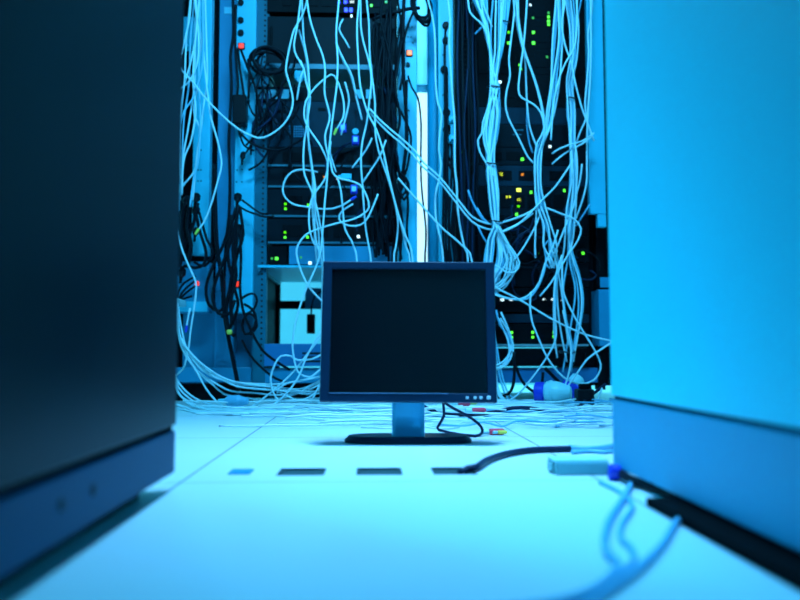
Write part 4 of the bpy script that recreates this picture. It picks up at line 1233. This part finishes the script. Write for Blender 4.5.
for x_ in (a.x + .012, b.x - .012):
    MB().lathe([(0, .006), (.0045, .006)], (x_, 2.74, 0), (0, 0, 1), 10).build('foot', 'rubber', t)
q = ground(234, 408)
t = thing('industrial_plug', (q.x, q.y, 0), 'pale blue plug lying among the white cables on the floor at left', 'plug')
c = at(226, 396, 2.86)
c.z = .024
MB().lathe([(0, .012), (.01, .020), (.05, .022), (.06, .018), (.085, .012)], c, (.95, -.25, 0), 18).build('body', 'blue_cable', t)
MB().lathe([(-.03, .006), (0, .009)], c, (.95, -.25, 0), 14).build('tip', 'label', t)

# ---- little coloured plugs on the floor behind the monitor
gp = 'little coloured plugs behind the monitor'
for lab, x, y, m_, L, s_ in (('red plug with a pale tip lying on the floor right of the monitor lead', 497, 432.5, 'red_plug', .020, 1.05), ('small red plug on the cable pile right above the monitor lead', 479, 421, 'red_plug', .02, 1.0),
                         ('small red plug furthest back behind the monitor', 464, 413.5, 'red_plug', .02, 1.0), ('small yellow plug behind the monitor', 471, 411.5, 'yellow_plug', .022, 1.1),
                         ('small yellow plug lying right of the larger red plug', 502.5, 433, 'yellow_plug', .012, .6)):
    q = ground(x, y, .006)
    t = thing('cable_plug', (q.x, q.y, 0), lab, 'plug')
    r_ = .0075 * s_
    q.z = max(r_, .008) + (.028 if y < 430 else 0)
    MB().lathe([(-L, r_ * .8), (-L * .8, r_), (L * .7, r_), (L, r_ * .6)], q, (.96, .2, 0), 12).build('boot', m_, t)
    MB().lathe([(0, r_ * .8), (L * .9, r_ * .8)], q + Vector((-L * 1.95, -.4 * L, 0)), (.96, .2, 0), 8).build('tip', 'pale_plug', t, label='pale tip')

# ---- cables strewn on the floor
gf = 'white cables of the floor pile at right'
for i in range(95):
    x, y = rnd.uniform(425, 625), 408 + 21 * rnd.random() ** 1.25
    q = ground(x, y)
    a = rnd.gauss(0, .38) + (PI if rnd.random() < .5 else 0)
    P = []
    z = R_W + rnd.choice((0, 0, 1, 1, 2, 3)) * .009
    n = rnd.randint(5, 9)
    for k in range(n):
        P.append(Vector((q.x, q.y, max(R_W, z + rnd.uniform(-.004, .006)))))
        a += rnd.uniform(-.35, .35)
        q = q + Vector((.085 * math.cos(a), .085 * math.sin(a), 0))
        q.x = min(q.x, .86)
        q.y = min(max(q.y, 2.02), 3.0)
        if q.y < 2.1 or q.y > 2.95: a = -a
    r_ = rnd.choice((.0022, .0027, .0034))
    o = MB().tube(spline(P), r_, 6).build('patch_cable', rnd.choice(('pile_cable',) * 7 + ('blue_cable',)), None, smooth=True)
    tag(o, 'pale cable in the pile strewn over the floor between the monitor and the white cabinet', 'cable', gf)
gf2 = 'white cables along the floor behind the monitor'
for i in range(22):
    x, y = rnd.uniform(176, 400), 405 + 12 * rnd.random() ** 1.3
    q = ground(x, y)
    a = rnd.gauss(0, .10)
    P = []
    z = R_W + rnd.choice((0, 0, 1, 1, 2)) * .009
    for k in range(rnd.randint(6, 9)):
        P.append(Vector((q.x, q.y, max(R_W, z + rnd.uniform(-.003, .005)))))
        a += rnd.uniform(-.16, .16) - a * .2
        q = q + Vector((.085 * math.cos(a), .085 * math.sin(a), 0))
        q.y = min(max(q.y, 2.35), 2.95)
    o = MB().tube(spline(P), R_W * .9, 6).build('patch_cable', 'pile_cable', None, smooth=True)
    tag(o, 'white cable lying level on the floor between the left sweep and the monitor neck', 'cable', gf2)

# ================================================================ light
def area(name, loc, size, col, power, target=None, sy=None, spread=None):
    d = bpy.data.lights.new(name, 'AREA')
    d.shape = 'RECTANGLE'
    d.size = size
    d.size_y = sy or size
    d.color = col
    d.energy = power
    if spread: d.spread = spread
    o = bpy.data.objects.new(name, d)
    COL.objects.link(o)
    o.location = loc
    dirv = (Vector(target) - Vector(loc)) if target else Vector((0, 0, -1))
    o.rotation_euler = dirv.to_track_quat('-Z', 'Y').to_euler()
    return o


area('ceiling_lamp_mid', (.15, 1.2, 2.6), .9, (.09, .56, 1.0), 50, sy=.6, target=(0, 3.2, .75), spread=math.radians(100))
area('added_floor_light', (.1, 1.6, 2.6), .5, (.21, .54, 1.0), 13, sy=.5, spread=math.radians(50))  # unseen downlight added so floor bounce grades the cabinet faces
area('ceiling_lamp_near', (.06, .85, 2.6), .4, (.04, .54, 1.0), 3.9, sy=.9, spread=math.radians(50))
area('added_side_light', (-1.25, 2.25, 2.6), .5, (.0, .50, 1.0), 1.0, target=(.38, .95, .06), spread=math.radians(17))  # unseen narrow beam added to brighten the lower white cabinet face
area('ceiling_lamp_rear', (0, 4.35, 2.6), 3.0, (.16, .74, 1.0), 150, sy=.25)

w = bpy.data.worlds.new('world')
scene.world = w
w.use_nodes = True
w.node_tree.nodes['Background'].inputs[0].default_value = (0, .006, .018, 1)
w.node_tree.nodes['Background'].inputs[1].default_value = 1.0
vs = scene.view_settings
vs.view_transform = 'Standard'
vs.look = 'None'
vs.exposure = 0
vs.gamma = 1
scene.cycles.use_denoising = True
scene.cycles.max_bounces = 8
scene.cycles.sample_clamp_indirect = 4
